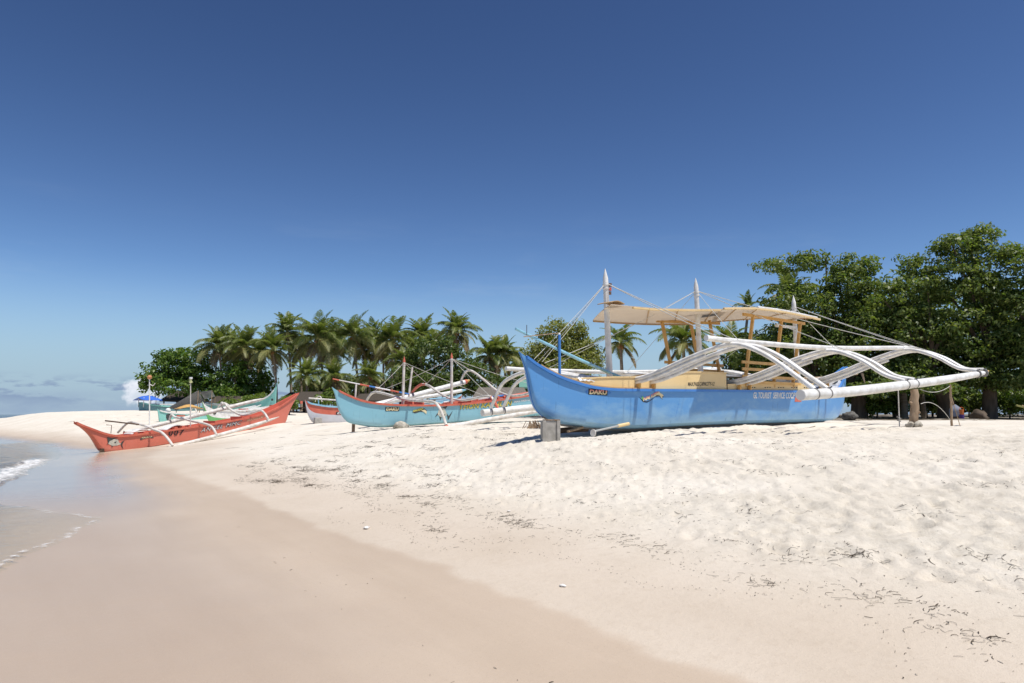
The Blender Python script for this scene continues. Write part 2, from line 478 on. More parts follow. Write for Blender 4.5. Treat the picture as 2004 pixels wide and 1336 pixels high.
Z += rough_zone * berm * (0.032 * fbm(X * 2.1, Y * 2.1, 4, 0.6) + 0.026 * fbm(X * 6.5, Y * 6.5, 4, 0.66) * fade_far)
churn = rough_zone * berm * sstep(fbm(X * 0.45 + 8, Y * 0.45, 3), -0.15, 0.25) * sstep(X, -1.5, 3.0)
Z += churn * (0.030 * fbm(X * 4.2, Y * 4.2, 4, 0.62) + 0.012 * fbm(X * 13, Y * 13, 2) * fade_far)
Z += 0.004 * fbm(X * 1.3, Y * 3.0, 3) * (1 - rough_zone)
# hollow shaped to deepen the shadow under the big boat's keel, with a low lip of sand in front of it
KS = (X - 0.15) * 0.7804 + (Y - 14.0) * 0.6253; KW = (X - 0.15) * 0.6253 - (Y - 14.0) * 0.7804
span = sstep(KS, 0.6, 2.2) * (1 - sstep(KS, 10.0, 12.6))
Z += span * (-0.13 * np.exp(-((KW - 0.25) / 0.50) ** 2) + 0.05 * np.exp(-((KW - 1.35 - 0.3 * fbm(X * 0.8, Y * 0.8, 3)) / 0.35) ** 2))
# footprints and scuffs in the dry sand
for _ in range(5200):
    fy = 2.2 + 15 * rng.random() ** 0.8
    fx = rng.uniform(-3.0, 8.5) * max(0.55, fy / 9)
    fc = float(shore(fx, fy))
    if fc < 1.8 or fc > 11 or rng.random() > (0.35 + 0.65 * min(1, (fx + 3) / 6)): continue
    rad = rng.uniform(0.03, 0.085); asp = rng.uniform(1.2, 2.4); th = rng.uniform(0, 3.14); dep = rng.uniform(0.006, 0.028)
    i0, i1 = np.searchsorted(xs, [fx - rad * 4, fx + rad * 4]); j0, j1 = np.searchsorted(ys, [fy - rad * 4, fy + rad * 4])
    dx, dy = X[j0:j1, i0:i1] - fx, Y[j0:j1, i0:i1] - fy
    a, b = (dx * math.cos(th) + dy * math.sin(th)) / asp, -dx * math.sin(th) + dy * math.cos(th)
    q = (a * a + b * b) / rad ** 2
    Z[j0:j1, i0:i1] += dep * (-np.exp(-q * 1.4) + 0.55 * np.exp(-(np.sqrt(q) - 1.35) ** 2 * 5))
nx, ny = len(xs), len(ys)
idx = np.arange(nx * ny).reshape(ny, nx)
faces = np.stack([idx[:-1, :-1], idx[:-1, 1:], idx[1:, 1:], idx[1:, :-1]], -1).reshape(-1, 4)
def sand_mat():
    m, n, l, p = material('sand')
    t = n.new('ShaderNodeTexCoord')
    wet = n.new('ShaderNodeAttribute'); wet.attribute_name = 'wet'
    film = n.new('ShaderNodeAttribute'); film.attribute_name = 'film'
    lit = n.new('ShaderNodeAttribute'); lit.attribute_name = 'litter'
    def nz(scale, detail, rough=0.5):
        k = n.new('ShaderNodeTexNoise'); k.inputs['Scale'].default_value = scale; k.inputs['Detail'].default_value = detail; k.inputs['Roughness'].default_value = rough
        l.new(t.outputs['Object'], k.inputs['Vector']); return k.outputs['Fac']
    def mix(f, a, b):
        x = n.new('ShaderNodeMix'); x.data_type = 'RGBA'
        if isinstance(f, float): x.inputs[0].default_value = f
        else: l.new(f, x.inputs[0])
        for i, v in ((6, a), (7, b)):
            if isinstance(v, tuple): x.inputs[i].default_value = (*v, 1)
            else: l.new(v, x.inputs[i])
        return x.outputs[2]
    def rmp(v, a, b, c=0.0, d=1.0):
        r = n.new('ShaderNodeMapRange'); l.new(v, r.inputs['Value'])
        for k, q in zip(('From Min', 'From Max', 'To Min', 'To Max'), (a, b, c, d)): r.inputs[k].default_value = q
        return r.outputs[0]
    big, fine, grit = nz(0.7, 5), nz(14, 6, 0.7), nz(160, 2, 0.6)
    dry = mix(rmp(big, 0.35, 0.65), (0.760, 0.702, 0.605), (0.690, 0.628, 0.525))
    chn = n.new('ShaderNodeAttribute'); chn.attribute_name = 'churn'
    patch = nz(2.6, 6, 0.7)
    dry = mix(rmp(patch, 0.55, 0.72, 0, 0.55), dry, (0.55, 0.495, 0.405))
    dry = mix(rmp(fine, 0.52, 0.75, 0, 0.65), dry, (0.53, 0.47, 0.38))
    dry = mix(chn.outputs['Fac'], dry, mix(rmp(nz(7, 6, 0.7), 0.4, 0.62), (0.69, 0.63, 0.53), (0.56, 0.505, 0.415)))
    dry = mix(rmp(grit, 0.63, 0.72, 0, 0.6), dry, (0.30, 0.25, 0.19))
    wetc = mix(rmp(big, 0.3, 0.7), (0.535, 0.432, 0.325), (0.495, 0.392, 0.290))
    mpz = n.new('ShaderNodeMapping'); mpz.vector_type = 'TEXTURE'; mpz.inputs['Rotation'].default_value = (0, 0, R(124.4)); mpz.inputs['Scale'].default_value = (3.2, 0.55, 1); l.new(t.outputs['Object'], mpz.inputs[0])
    sw = n.new('ShaderNodeTexNoise'); sw.inputs['Scale'].default_value = 1.1; sw.inputs['Detail'].default_value = 6; sw.inputs['Roughness'].default_value = 0.6; l.new(mpz.outputs[0], sw.inputs['Vector'])
    wetc = mix(rmp(sw.outputs['Fac'], 0.42, 0.70, 0, 0.5), wetc, (0.44, 0.345, 0.25))
    soak = n.new('ShaderNodeAttribute'); soak.attribute_name = 'soak'
    wetc = mix(soak.outputs['Fac'], wetc, (0.40, 0.30, 0.215))
    wetc = mix(rmp(grit, 0.60, 0.72, 0, 0.5), wetc, (0.27, 0.21, 0.155))
    wetc = mix(rmp(nz(230, 2, 0.6), 0.62, 0.72, 0, 0.5), wetc, (0.70, 0.60, 0.48))
    base = mix(wet.outputs['Fac'], dry, wetc)
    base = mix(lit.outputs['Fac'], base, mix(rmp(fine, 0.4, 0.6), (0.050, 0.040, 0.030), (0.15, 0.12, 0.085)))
    l.new(base, p.inputs['Base Color'])
    r1 = n.new('ShaderNodeMix'); l.new(wet.outputs['Fac'], r1.inputs[0]); r1.inputs[2].default_value = 0.95; r1.inputs[3].default_value = 0.55
    r2 = n.new('ShaderNodeMix'); l.new(film.outputs['Fac'], r2.inputs[0]); l.new(r1.outputs[0], r2.inputs[2]); r2.inputs[3].default_value = 0.16
    l.new(r2.outputs[0], p.inputs['Roughness'])
    sp = n.new('ShaderNodeMix'); l.new(wet.outputs['Fac'], sp.inputs[0]); sp.inputs[2].default_value = 0.12; sp.inputs[3].default_value = 0.38
    l.new(sp.outputs[0], p.inputs['Specular IOR Level'])
    cw = n.new('ShaderNodeMath'); cw.operation = 'MULTIPLY'; cw.inputs[1].default_value = 0.6; l.new(film.outputs['Fac'], cw.inputs[0]); l.new(cw.outputs[0], p.inputs['Coat Weight']); p.inputs['Coat Roughness'].default_value = 0.17; p.inputs['Coat IOR'].default_value = 1.36
    h = n.new('ShaderNodeMath'); h.operation = 'MULTIPLY_ADD'; h.inputs[1].default_value = 0.25
    l.new(grit, h.inputs[0]); l.new(fine, h.inputs[2])
    st = n.new('ShaderNodeMath'); st.operation = 'MULTIPLY_ADD'; st.inputs[1].default_value = -0.58; st.inputs[2].default_value = 0.72
    l.new(wet.outputs['Fac'], st.inputs[0])
    bp = n.new('ShaderNodeBump'); bp.inputs['Distance'].default_value = 0.035
    l.new(st.outputs[0], bp.inputs['Strength']); l.new(h.outputs[0], bp.inputs['Height'])
    l.new(bp.outputs[0], p.inputs['Normal'])
    return m
beach = np_mesh('beach', np.stack([X.ravel(), Y.ravel(), Z.ravel()], 1), faces, sand_mat(), smooth=True)
tag(beach, 'white sand beach sloping down to wet sand at the edge of the sea', kind='structure')
def attr(o, name, arr):
    a = o.data.attributes.new(name, 'FLOAT', 'POINT'); a.data.foreach_set('value', np.asarray(arr, np.float32).ravel())
edge = wob * 0.55 + 0.10 * fbm(X * 2.6, Y * 2.6, 4, 0.6)
wetv = 1 - sstep(C + edge, -0.13, 0.16)
damp = 0.66 * (1 - sstep(C + wob, 0.5, 2.6))
attr(beach, 'churn', np.clip(churn * 0.8, 0, 1))
attr(beach, 'wet', np.maximum(wetv, damp))
attr(beach, 'film', wetv * (1 - sstep(C + wob * 1.2, -1.8, -0.4)) * (0.25 + 0.75 * sstep(Y, 9, 17)))
attr(beach, 'soak', 0.55 * (1 - sstep(C + wob * 0.8, -2.6, -0.9)))
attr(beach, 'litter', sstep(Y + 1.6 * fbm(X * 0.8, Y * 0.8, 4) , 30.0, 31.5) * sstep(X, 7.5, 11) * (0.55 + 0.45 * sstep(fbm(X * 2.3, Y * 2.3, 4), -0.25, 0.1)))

# ------------------------------------------------------------------ sea
wxs = np.concatenate([-np.geomspace(30000, 60, 30), np.arange(-59, -24, 0.6), np.arange(-24, -2.2, 0.10), [-1, 2, 10, 40, 200, 1000, 8000, 30000]])
wys = np.concatenate([[-4000, -400, -60, -10, 0, 2], np.arange(3, 12, 0.06), np.arange(12, 40, 0.14), np.arange(40, 70, 0.6), np.geomspace(70, 40000, 40)])
WX, WY = np.meshgrid(wxs, wys)
WC = shore(WX, WY)
near = np.exp(-((WY - 16) / 14) ** 2)
lap = 0.35 * fbm(WX * 0.5, WY * 0.5, 3) + 1.0 * fbm(WX * 0.16 + 3, WY * 0.16, 2)
WZ = 0.022 + 0.012 * fbm(WX * 2.0, WY * 2.0, 3) * near + 0.008 * fbm(WX * 5, WY * 5, 2) * near
crest = np.exp(-((WC + 4.1 + lap * 1.6) / 0.45) ** 2) * sstep(WY, 9, 14) * (1 - sstep(WY, 24, 28))
WZ += 0.09 * crest + 0.03 * np.exp(-((WC + 7.5 + lap * 2) / 0.8) ** 2) * near
C0 = (WX - 1.43) * 0.825 + (WY - 3.6) * 0.565
AL = -(WX - 1.43) * 0.565 + (WY - 3.6) * 0.825
EDGE = np.interp(AL, [2, 4, 6.6, 8, 9.2, 10.4, 11.5, 13, 15, 17.6, 19.6, 24.7, 30.5, 40, 60], [-4.6, -4.2, -3.4, -2.95, -2.46, -1.97, -2.35, -3.1, -3.8, -3.6, -3.2, -2.5, -1.7, -1.6, -1.6])
EDGE = EDGE + 0.16 * fbm(AL * 0.8, AL * 0.8 + 4, 3) + 0.10 * fbm(WX * 1.7, WY * 1.7, 3)
run = EDGE - C0
tongue = (WX < -1.5) & (AL > 2) & (AL < 45) & (WY < 44)
film_z = ground(WX, WY) + 0.004 + 0.02 * np.clip(run, 0, 1.5) + 0.004 * fbm(WX * 3, WY * 3, 2) * sstep(run, 0.1, 0.6)
WZ = np.where(tongue, np.where(run > 0, np.maximum(film_z, np.minimum(WZ, film_z + 0.06)), ground(WX, WY) - 0.02), WZ)
depth = WZ - ground(WX, WY)
lace_sparkle = np.exp(-((run - 0.10) / 0.13) ** 2) * 0.80 + np.exp(-((run - 0.75 - 0.3 * lap) / 0.12) ** 2) * 0.50  # foam edge lines; they also paint in the bright caustic lines of the shallows
froth = np.exp(-((run - 0.50) / 0.55) ** 2) * 1.05 * sstep(AL, 13.5, 16) * (1 - sstep(AL, 27, 31)) + np.exp(-((run - 2.6 - lap) / 0.35) ** 2) * 0.8 * sstep(AL, 13, 15) * (1 - sstep(AL, 22, 26))
foam = np.clip(np.maximum(lace_sparkle * sstep(AL, 3, 6) * (1 - 0.4 * sstep(AL, 27, 31)), froth), 0, 1.15) * tongue
foam *= (WX > -60) & (WY < 60) & (WY > 2)
widx = np.arange(WX.size).reshape(WX.shape)
wf = np.stack([widx[:-1, :-1], widx[:-1, 1:], widx[1:, 1:], widx[1:, :-1]], -1).reshape(-1, 4)
def sea_mat():
    m, n, l, p = material('sea_water')
    dp = n.new('ShaderNodeAttribute'); dp.attribute_name = 'depth'
    fm = n.new('ShaderNodeAttribute'); fm.attribute_name = 'foam'
    t = n.new('ShaderNodeTexCoord')
    rip = n.new('ShaderNodeTexNoise'); rip.inputs['Scale'].default_value = 5; rip.inputs['Detail'].default_value = 5
    l.new(t.outputs['Object'], rip.inputs['Vector'])
    bp = n.new('ShaderNodeBump'); bp.inputs['Strength'].default_value = 0.6; bp.inputs['Distance'].default_value = 0.08
    l.new(rip.outputs['Fac'], bp.inputs['Height'])
    body = n.new('ShaderNodeBsdfDiffuse')
    cr = n.new('ShaderNodeValToRGB'); r = n.new('ShaderNodeMapRange')
    l.new(dp.outputs['Fac'], r.inputs['Value']); r.inputs['From Max'].default_value = 3.0
    l.new(r.outputs[0], cr.inputs[0])
    e = cr.color_ramp.elements
    e[0].color = (0.26, 0.34, 0.30, 1); e[1].color = (0.012, 0.055, 0.10, 1); e[1].position = 0.8
    x = e.new(0.25); x.color = (0.09, 0.25, 0.27, 1)
    l.new(cr.outputs[0], body.inputs[0])
    tr = n.new('ShaderNodeBsdfTransparent'); tr.inputs[0].default_value = (0.97, 0.985, 0.98, 1)
    op = n.new('ShaderNodeMapRange'); l.new(dp.outputs['Fac'], op.inputs['Value']); op.inputs['From Min'].default_value = 0.01; op.inputs['From Max'].default_value = 0.9
    op.inputs['To Min'].default_value = 0.0
    m1 = n.new('ShaderNodeMixShader'); l.new(op.outputs[0], m1.inputs[0]); l.new(tr.outputs[0], m1.inputs[1]); l.new(body.outputs[0], m1.inputs[2])
    gl = n.new('ShaderNodeBsdfGlossy'); gl.inputs['Roughness'].default_value = 0.06; l.new(bp.outputs[0], gl.inputs['Normal'])
    fr = n.new('ShaderNodeFresnel'); fr.inputs['IOR'].default_value = 1.33; l.new(bp.outputs[0], fr.inputs['Normal'])
    m2 = n.new('ShaderNodeMixShader'); 
    sh = n.new('ShaderNodeMapRange'); sh.interpolation_type = 'SMOOTHSTEP'; l.new(dp.outputs['Fac'], sh.inputs['Value']); sh.inputs['From Max'].default_value = 0.05
    fm2 = n.new('ShaderNodeMath'); fm2.operation = 'MULTIPLY'; l.new(fr.outputs[0], fm2.inputs[0]); l.new(sh.outputs[0], fm2.inputs[1])
    l.new(fm2.outputs[0], m2.inputs[0]); l.new(m1.outputs[0], m2.inputs[1]); l.new(gl.outputs[0], m2.inputs[2])
    # foam with caustic lines painted into its lace
    mp = n.new('ShaderNodeMapping'); mp.inputs['Rotation'].default_value = (0, 0, R(-34)); mp.inputs['Scale'].default_value = (1, 1.0, 1); l.new(t.outputs['Object'], mp.inputs[0])
    k = n.new('ShaderNodeTexNoise'); k.inputs['Scale'].default_value = 6; k.inputs['Detail'].default_value = 8; k.inputs['Roughness'].default_value = 0.74
    l.new(mp.outputs[0], k.inputs['Vector'])
    th = n.new('ShaderNodeMath'); th.operation = 'MULTIPLY_ADD'; th.inputs[1].default_value = 0.42; l.new(fm.outputs['Fac'], th.inputs[0]); l.new(k.outputs['Fac'], th.inputs[2])
    fr2 = n.new('ShaderNodeMapRange'); fr2.inputs['From Min'].default_value = 0.78; fr2.inputs['From Max'].default_value = 1.02; l.new(th.outputs[0], fr2.inputs['Value'])
    fd = n.new('ShaderNodeBsdfDiffuse'); fd.inputs[0].default_value = (0.78, 0.78, 0.77, 1)
    m3 = n.new('ShaderNodeMixShader'); l.new(fr2.outputs[0], m3.inputs[0]); l.new(m2.outputs[0], m3.inputs[1]); l.new(fd.outputs[0], m3.inputs[2])
    l.new(m3.outputs[0], n['Material Output'].inputs['Surface'])
    return m
sea = np_mesh('sea', np.stack([WX.ravel(), WY.ravel(), WZ.ravel()], 1), wf, sea_mat(), smooth=True)
attr(sea, 'depth', np.clip(depth, 0, 50)); attr(sea, 'foam', foam)
tag(sea, 'clear shallow sea with thin foam lapping onto the sand', kind='structure')

# ------------------------------------------------------------------ boats
class Frame:
    """a boat's own axes: s metres aft from the bow tip, w metres out towards the near side, z height"""
    def __init__(f, bx, by, ux, uy, z0):
        L = math.hypot(ux, uy)
        f.B = Vector((bx, by, 0)); f.u = Vector((ux / L, uy / L, 0)); f.v = Vector((f.u.y, -f.u.x, 0)); f.z0 = z0
        f.rz = math.atan2(f.u.y, f.u.x)
    def W(f, s, w, z): return f.B + f.u * s + f.v * w + Vector((0, 0, z))
    def L(f, s, w, z): return Vector((s, -w, z - f.z0))
    def pix(f, px, py, w=0.0):
        d = ray(px, py); wf = w if callable(w) else (lambda s, z: w)
        ww = 0.3
        for _ in range(12):
            o = f.B + f.v * ww
            k = o.dot(f.v) / d.dot(f.v)
            P = d * k; s = (P - f.B).dot(f.u); z = CAM_Z + P.z
            ww = wf(s, z)
        return s, z
    def pixw(f, px, py, s):
        d = ray(px, py); o = f.B + f.u * s
        k = o.dot(f.u) / d.dot(f.u)
        P = d * k
        return (P - f.B).dot(f.v), CAM_Z + P.z
    def pl(f, pts, w=0.0): return [f.pix(x, y, w) for x, y in pts]

class Hull:
    def __init__(h, f, sheer_px, keel_px, bmax, lb, ls, tumble=(0.12, 0.62, 0.88, 0.955, 0.985, 1.0)):
        h.f, h.bmax, h.lb, h.ls = f, bmax, lb, ls
        h.tw = tumble; h.tz = (0.0, 0.015, 0.10, 0.32, 0.65, 1.0)
        h.sheer = f.pl(sheer_px); h.L = max(h.sheer[-1][0], 1)
        for _ in range(4):
            h.sheer = [f.pix(x, y, lambda s, z: h.beam(s)) for x, y in sheer_px]; h.L = h.sheer[-1][0]
        h.keel = [f.pix(x, y, lambda s, z: 0.55 * h.beam(s)) for x, y in keel_px]
        h.keel[0] = h.sheer[0]; h.keel[-1] = h.sheer[-1]
        for K in (h.sheer, h.keel):
            for i in range(1, len(K)):
                if K[i][0] <= K[i - 1][0]: K[i] = (K[i - 1][0] + 0.01, K[i][1])
        h.sheer[-1] = h.keel[-1] = (max(h.sheer[-1][0], h.keel[-1][0]), h.sheer[-1][1]); h.L = h.sheer[-1][0]
        def dense(K):
            return [(p.x, p.y) for p in smooth_path([Vector((a, b, 0)) for a, b in K], 5)]
        h.sheer, h.keel = dense(h.sheer), dense(h.keel)
    def beam(h, s):
        t = min(1, max(0, s) / h.lb); q = min(1, max(0, h.L - s) / h.ls)
        return 0.022 + (h.bmax - 0.022) * (1 - (1 - t) ** 2.0) * (1 - (1 - q) ** 2.2)
    def zs(h, s): return lerp_poly(h.sheer, s)
    def zk(h, s): return min(lerp_poly(h.keel, s), h.zs(s))
    def w(h, s, z):
        a, b = h.zk(s), h.zs(s)
        r = min(1, max(0, (z - a) / max(b - a, 1e-4)))
        return h.beam(s) * float(np.interp(r, h.tz, h.tw))
    def stations(h):
        S = sorted(set([round(a, 3) for a, _ in h.keel] + [round(a, 3) for a, _ in h.sheer] + [h.L * k / 46 for k in range(47)]))
        out = [S[0]]
        for q in S[1:]:
            if q - out[-1] > 0.02: out.append(q)
        return out
    def ring(h, s, off=0.0, lo=0.0, n=9, top=0.0):
        a, b = h.zk(s), h.zs(s) + top
        pts = []
        for k in range(n + 1):
            r = lo + (1 - lo) * (k / n) ** 1.4
            z = a + (b - a) * r
            pts.append((max(0.004, h.beam(s) * float(np.interp(r, h.tz, h.tw)) - off), z))
        return pts
    def skin(h, name, mat, parent, split=None, split_mat=None):
        f = h.f; S = h.stations(); mb = MB(); rows = []
        for s in S:
            o = h.ring(s); i = h.ring(s, 0.03, 0.14)
            row = [f.L(s, w, z) for w, z in o] + [f.L(s, w, z) for w, z in i[::-1]]
            row += [f.L(s, -w, z) for w, z in i] + [f.L(s, -w, z) for w, z in o[::-1]]
            rows.append(row)
        mb.loft(rows, close=True)
        o = mb.build(name, [mat, split_mat] if split_mat else mat, parent, angle=35)
        if split_mat:
            for p in o.data.polygons:
                if split(p.center.x, p.center.z + f.z0): p.material_index = 1
        return o
    def strip(h, name, mat, parent, side, s0, s1, w_in, w_out, z_lo, z_hi, n=60):
        """a moulding of rectangular section that follows the top edge"""
        f = h.f; rows = []
        for k in range(n + 1):
            s = s0 + (s1 - s0) * k / n; b = h.beam(s); z = h.zs(s)
            a0, a1 = max(0.0, b + w_in), b + w_out
            rows.append([f.L(s, side * a0, z + z_lo), f.L(s, side * a1, z + z_lo), f.L(s, side * a1, z + z_hi), f.L(s, side * a0, z + z_hi)])
        mb = MB(); mb.loft(rows, close=True)
        mb.f += [(3, 2, 1, 0), tuple(len(mb.v) - 4 + k for k in range(4))]
        return mb.build(name, mat, parent, angle=30)
    def board(h, name, mat, parent, top_px, bot_px, inset, thick=0.03, side=1, n=40):
        """plank set on edge on the gunwale; its outline read on the near face, mirrored for the far one"""
        f = h.f; wf = lambda s, z: h.beam(s) - inset
        T = [f.pix(x, y, wf) for x, y in top_px]; B = [f.pix(x, y, wf) for x, y in bot_px] if bot_px else None
        s0, s1 = T[0][0], T[-1][0]; mb = MB(); rows = []
        for k in range(n + 1):
            s = s0 + (s1 - s0) * k / n; zt = lerp_poly(T, s); zb = lerp_poly(B, s) if B else h.zs(s) + 0.005
            zt = max(zt, zb + 0.01); w = h.beam(s) - inset
            rows.append([f.L(s, side * w, zb), f.L(s, side * w, zt), f.L(s, side * (w - thick), zt), f.L(s, side * (w - thick), zb)])
        mb.loft(rows, close=True); mb.f += [(3, 2, 1, 0), tuple(len(mb.v) - 4 + k for k in range(4))]
        return mb.build(name, mat, parent, angle=30), T

# flat print on a hull: letters and painted shapes
def font_mesh(text, bold=0.0, shear=0.0, space=1.0):
    cu = bpy.data.curves.new('lettering', 'FONT'); cu.body = text; cu.offset = bold; cu.shear = shear; cu.space_character = space
    cu.resolution_u = 3; cu.fill_mode = 'FRONT'
    o = bpy.data.objects.new('lettering', cu); col.objects.link(o)
    dg = bpy.context.evaluated_depsgraph_get()
    me = bpy.data.meshes.new_from_object(o.evaluated_get(dg))
    v = [(p.co.x, p.co.y) for p in me.vertices]; fc = [tuple(p.vertices) for p in me.polygons]
    bpy.data.objects.remove(o); bpy.data.curves.remove(cu); bpy.data.meshes.remove(me)
    return v, fc
def letters(name, text, f, wf, p0, p1, height_px, mat, parent, bold=0.03, shear=0.0, lift=0.006, curve=None, space=1.0, outline=None, rise=False, halo=0.0):
    v, fc = font_mesh(text, bold, shear, space)
    x0, x1 = min(p[0] for p in v), max(p[0] for p in v); y0, y1 = min(p[1] for p in v), max(p[1] for p in v)
    def put(nm, vv, ff, m, lf, g=0.0):
        pts = []
        for x, y in vv:
            t = (x - x0) / (x1 - x0); q = (y - y0) / (y1 - y0)
            px = p0[0] + (p1[0] - p0[0]) * t; py = p0[1] + (p1[1] - p0[1]) * t - q * height_px + (curve(t) if curve else 0)
            s, z = f.pix(px, py, wf); pts.append(f.L(s, wf(s, z) + lf, z))
        mb = MB(); mb.add(pts, ff); o = mb.build(nm, m, parent, smooth=False)
        if rise: attr(o, 'rise', [min(1, max(0, (y - y0) / (y1 - y0))) for x, y in vv])
        return o
    if outline:
        v2, f2 = font_mesh(text, bold + halo, shear, space)
        put(name + '_outline', v2, f2, outline, lift - 0.003)
    return put(name, v, fc, mat, lift)
def decal(name, polys, f, wf, mat, parent, lift=0.005):
    mb = MB()
    for poly in polys:
        tri = tessellate_polygon([[Vector((x, -y, 0)) for x, y in poly]])
        pts = []
        for x, y in poly:
            s, z = f.pix(x, y, wf); pts.append(f.L(s, wf(s, z) + lift, z))
        mb.add(pts, [tuple(t) for t in tri])
    return mb.build(name, mat, parent, smooth=False)
def boat_root(name, f, label, group='outrigger boats drawn up on the beach'):
    o = empty(name, (f.B.x, f.B.y, f.z0), f.rz)
    return tag(o, label, 'boat', group)
def path_part(name, f, pts, rad, mat, parent, n=8, sub=6, flat=1.0):
    P = [f.L(*p) for p in pts]
    if len(P) > 2 and sub > 1:
        k = len(P); P2 = smooth_path(P, sub)
        if not isinstance(rad, (int, float)): rad = list(np.interp(np.linspace(0, 1, len(P2)), np.linspace(0, 1, k), rad))
        P = P2
    return MB().tube(P, rad, n, flat=flat).build(name, mat, parent)
def rope(f, a, b, parent, rad=0.010, sag=0.02, mat=None, name='stay_rope'):
    a, b = Vector(a), Vector(b)
    pts = [tuple(a.lerp(b, t) - Vector((0, 0, sag * 4 * t * (1 - t)))) for t in (0, 0.25, 0.5, 0.75, 1)]
    return path_part(name, f, pts, rad * 0.72, mat or M['rope'], parent, 5, 2)
def mast(f, s, z0, top, r0, r1, mat, parent, rake=0.0, tip_mat=None, lean=0.0, point=0.32):
    b, t = (s, 0, z0), (s + rake, lean, top - point)
    o = path_part('mast', f, [b, tuple(Vector(b).lerp(Vector(t), 0.5)), t], [r0, (r0 + r1) / 2, r1], mat, parent, 10, 1)
    d = (Vector(t) - Vector(b)).normalized()
    e = tuple(Vector(t) + d * point)
    path_part('mast_tip', f, [t, tuple(Vector(t).lerp(Vector(e), 0.35)), e], [r1 * 1.02, r1 * 0.95, 0.006], tip_mat or mat, o, 10, 1)
    for q in (0.04, 0.12):
        c = Vector(t) - d * q
        path_part('mast_collar', f, [tuple(c - d * 0.015), tuple(c + d * 0.015)], r1 * 1.25, mat, o, 10, 1)
    return o, t

# ---------- the big blue boat
fb = Frame(0.15, 14.0, 0.78, 0.625, 1.30)
blue = boat_root('outrigger_boat', fb, 'large blue outrigger boat with cream top boards and beige awning on the open sand')
sheer = [(1017, 688), (1034, 701), (1052, 714), (1075, 727), (1100, 739), (1130, 749), (1160, 757), (1200, 761.5), (1250, 762.5), (1320, 763), (1420, 764), (1500, 765), (1560, 765.5), (1600, 766), (1624, 765.5), (1638, 761.5), (1644, 754), (1650, 741), (1654, 729), (1657, 717)]
keel = [(1017, 690), (1024, 704), (1031, 722), (1036, 742), (1040, 764), (1046, 787), (1058, 806), (1076, 819), (1100, 828), (1140, 834), (1180, 838), (1240, 840), (1320, 836), (1420, 831), (1530, 828), (1600, 826), (1628, 823), (1641, 812), (1648, 790), (1652, 760), (1657, 720)]
hb = Hull(fb, sheer, keel, 0.62, 4.6, 3.6)
hb.skin('hull', M['blue'], blue)
for sd in (1, -1):
    hb.strip('gunwale', M['rail_blue'], blue, sd, 0.12, hb.L - 0.05, -0.012, 0.045, -0.035, 0.022)
    hb.strip('cap_rail', M['tan'], blue, sd, 0.42, 3.3, -0.055, 0.043, 0.0225, 0.045, 30)
path_part('keel_batten', fb, [(s, 0, hb.zk(s) - 0.012) for s in np.linspace(hb.keel[0][0] + 0.6, hb.L - 0.5, 24)], 0.028, M['dark_rope'], blue, 6, 1)
wb_top = [(1118, 744), (1140, 741.5), (1160, 740.5), (1200, 739), (1240, 739), (1285, 738), (1305, 735.5), (1325, 731.5), (1342, 729), (1375, 729), (1421, 731)]
for sd in (1, -1):
    o, T = hb.board('washboard', M['cream'], blue, wb_top, None, 0.035, 0.03, sd)
    rows = []
    for k in range(41):
        s = T[0][0] + (T[-1][0] - T[0][0]) * k / 40; z = lerp_poly(T, s); w = hb.beam(s) - 0.035
        rows.append([fb.L(s, sd * (w - 0.035), z + 0.002), fb.L(s, sd * (w + 0.018), z + 0.002), fb.L(s, sd * (w + 0.018), z + 0.03), fb.L(s, sd * (w - 0.035), z + 0.03)])
    m = MB(); m.loft(rows, True); m.f += [(3, 2, 1, 0), tuple(len(m.v) - 4 + k for k in range(4))]
    m.build('washboard_cap', M['cream'], o, angle=30)
    hb.board('side_board', M['cream'], blue, [(1424, 751), (1500, 750), (1560, 750), (1592, 750)], None, 0.035, 0.03, sd, 16)
# small vent slots along the side board, their dark openings painted black
wfb = lambda s, z: hb.beam(s) - 0.035
for x in (1466, 1496, 1522, 1548, 1573):
    for k in range(3): decal('vent_slot_dark', [[(x + 4.6 * k, 757.2), (x + 4.6 * k + 3, 757.2), (x + 4.6 * k + 2.5, 759), (x + 4.6 * k + 0.5, 759)]], fb, wfb, M['black'], blue, 0.004)
zdeck = hb.zs(6.5)
def plank(name, s0, s1, w0, w1, z, t, mat): 
    return MB().slab([[fb.L(s0, w0, z), fb.L(s0, w1, z)], [fb.L(s1, w0, z), fb.L(s1, w1, z)]], (0, 0, -t)).build(name, mat, blue, smooth=False)
for k in range(6): plank('deck_plank', 2.75, 5.6, -0.52 + 0.175 * k, -0.52 + 0.175 * k + 0.165, zdeck - 0.12, 0.025, M['cream'])
for k in range(6): plank('floor_plank', 5.65, 10.1, -0.52 + 0.175 * k, -0.52 + 0.175 * k + 0.165, zdeck - 0.45, 0.025, M['inside'])
for sd in (-1, 1): plank('bench_seat', 6.7, 9.4, min(sd * 0.20, sd * 0.54), max(sd * 0.20, sd * 0.54), zdeck + 0.13, 0.03, M['ochre'])
for s in (3.6, 5.62, 10.12):
    MB().box(fb.L(s, 0, zdeck + 0.02), (0.03, 1.05 if s < 9 else 0.9, 0.34)).build('bulkhead', M['cream'], blue, smooth=False)
# foredeck plank and spray hood
MB().slab([[fb.L(s, -hb.beam(s) + 0.05, hb.zs(s) - 0.05), fb.L(s, hb.beam(s) - 0.05, hb.zs(s) - 0.05)] for s in np.linspace(0.5, 2.7, 10)], (0, 0, -0.02)).build('foredeck', M['cream'], blue)
plank('cabin_sill', 5.45, 6.75, -0.56, 0.56, hb.zs(6) + 0.40, 0.045, M['white'])

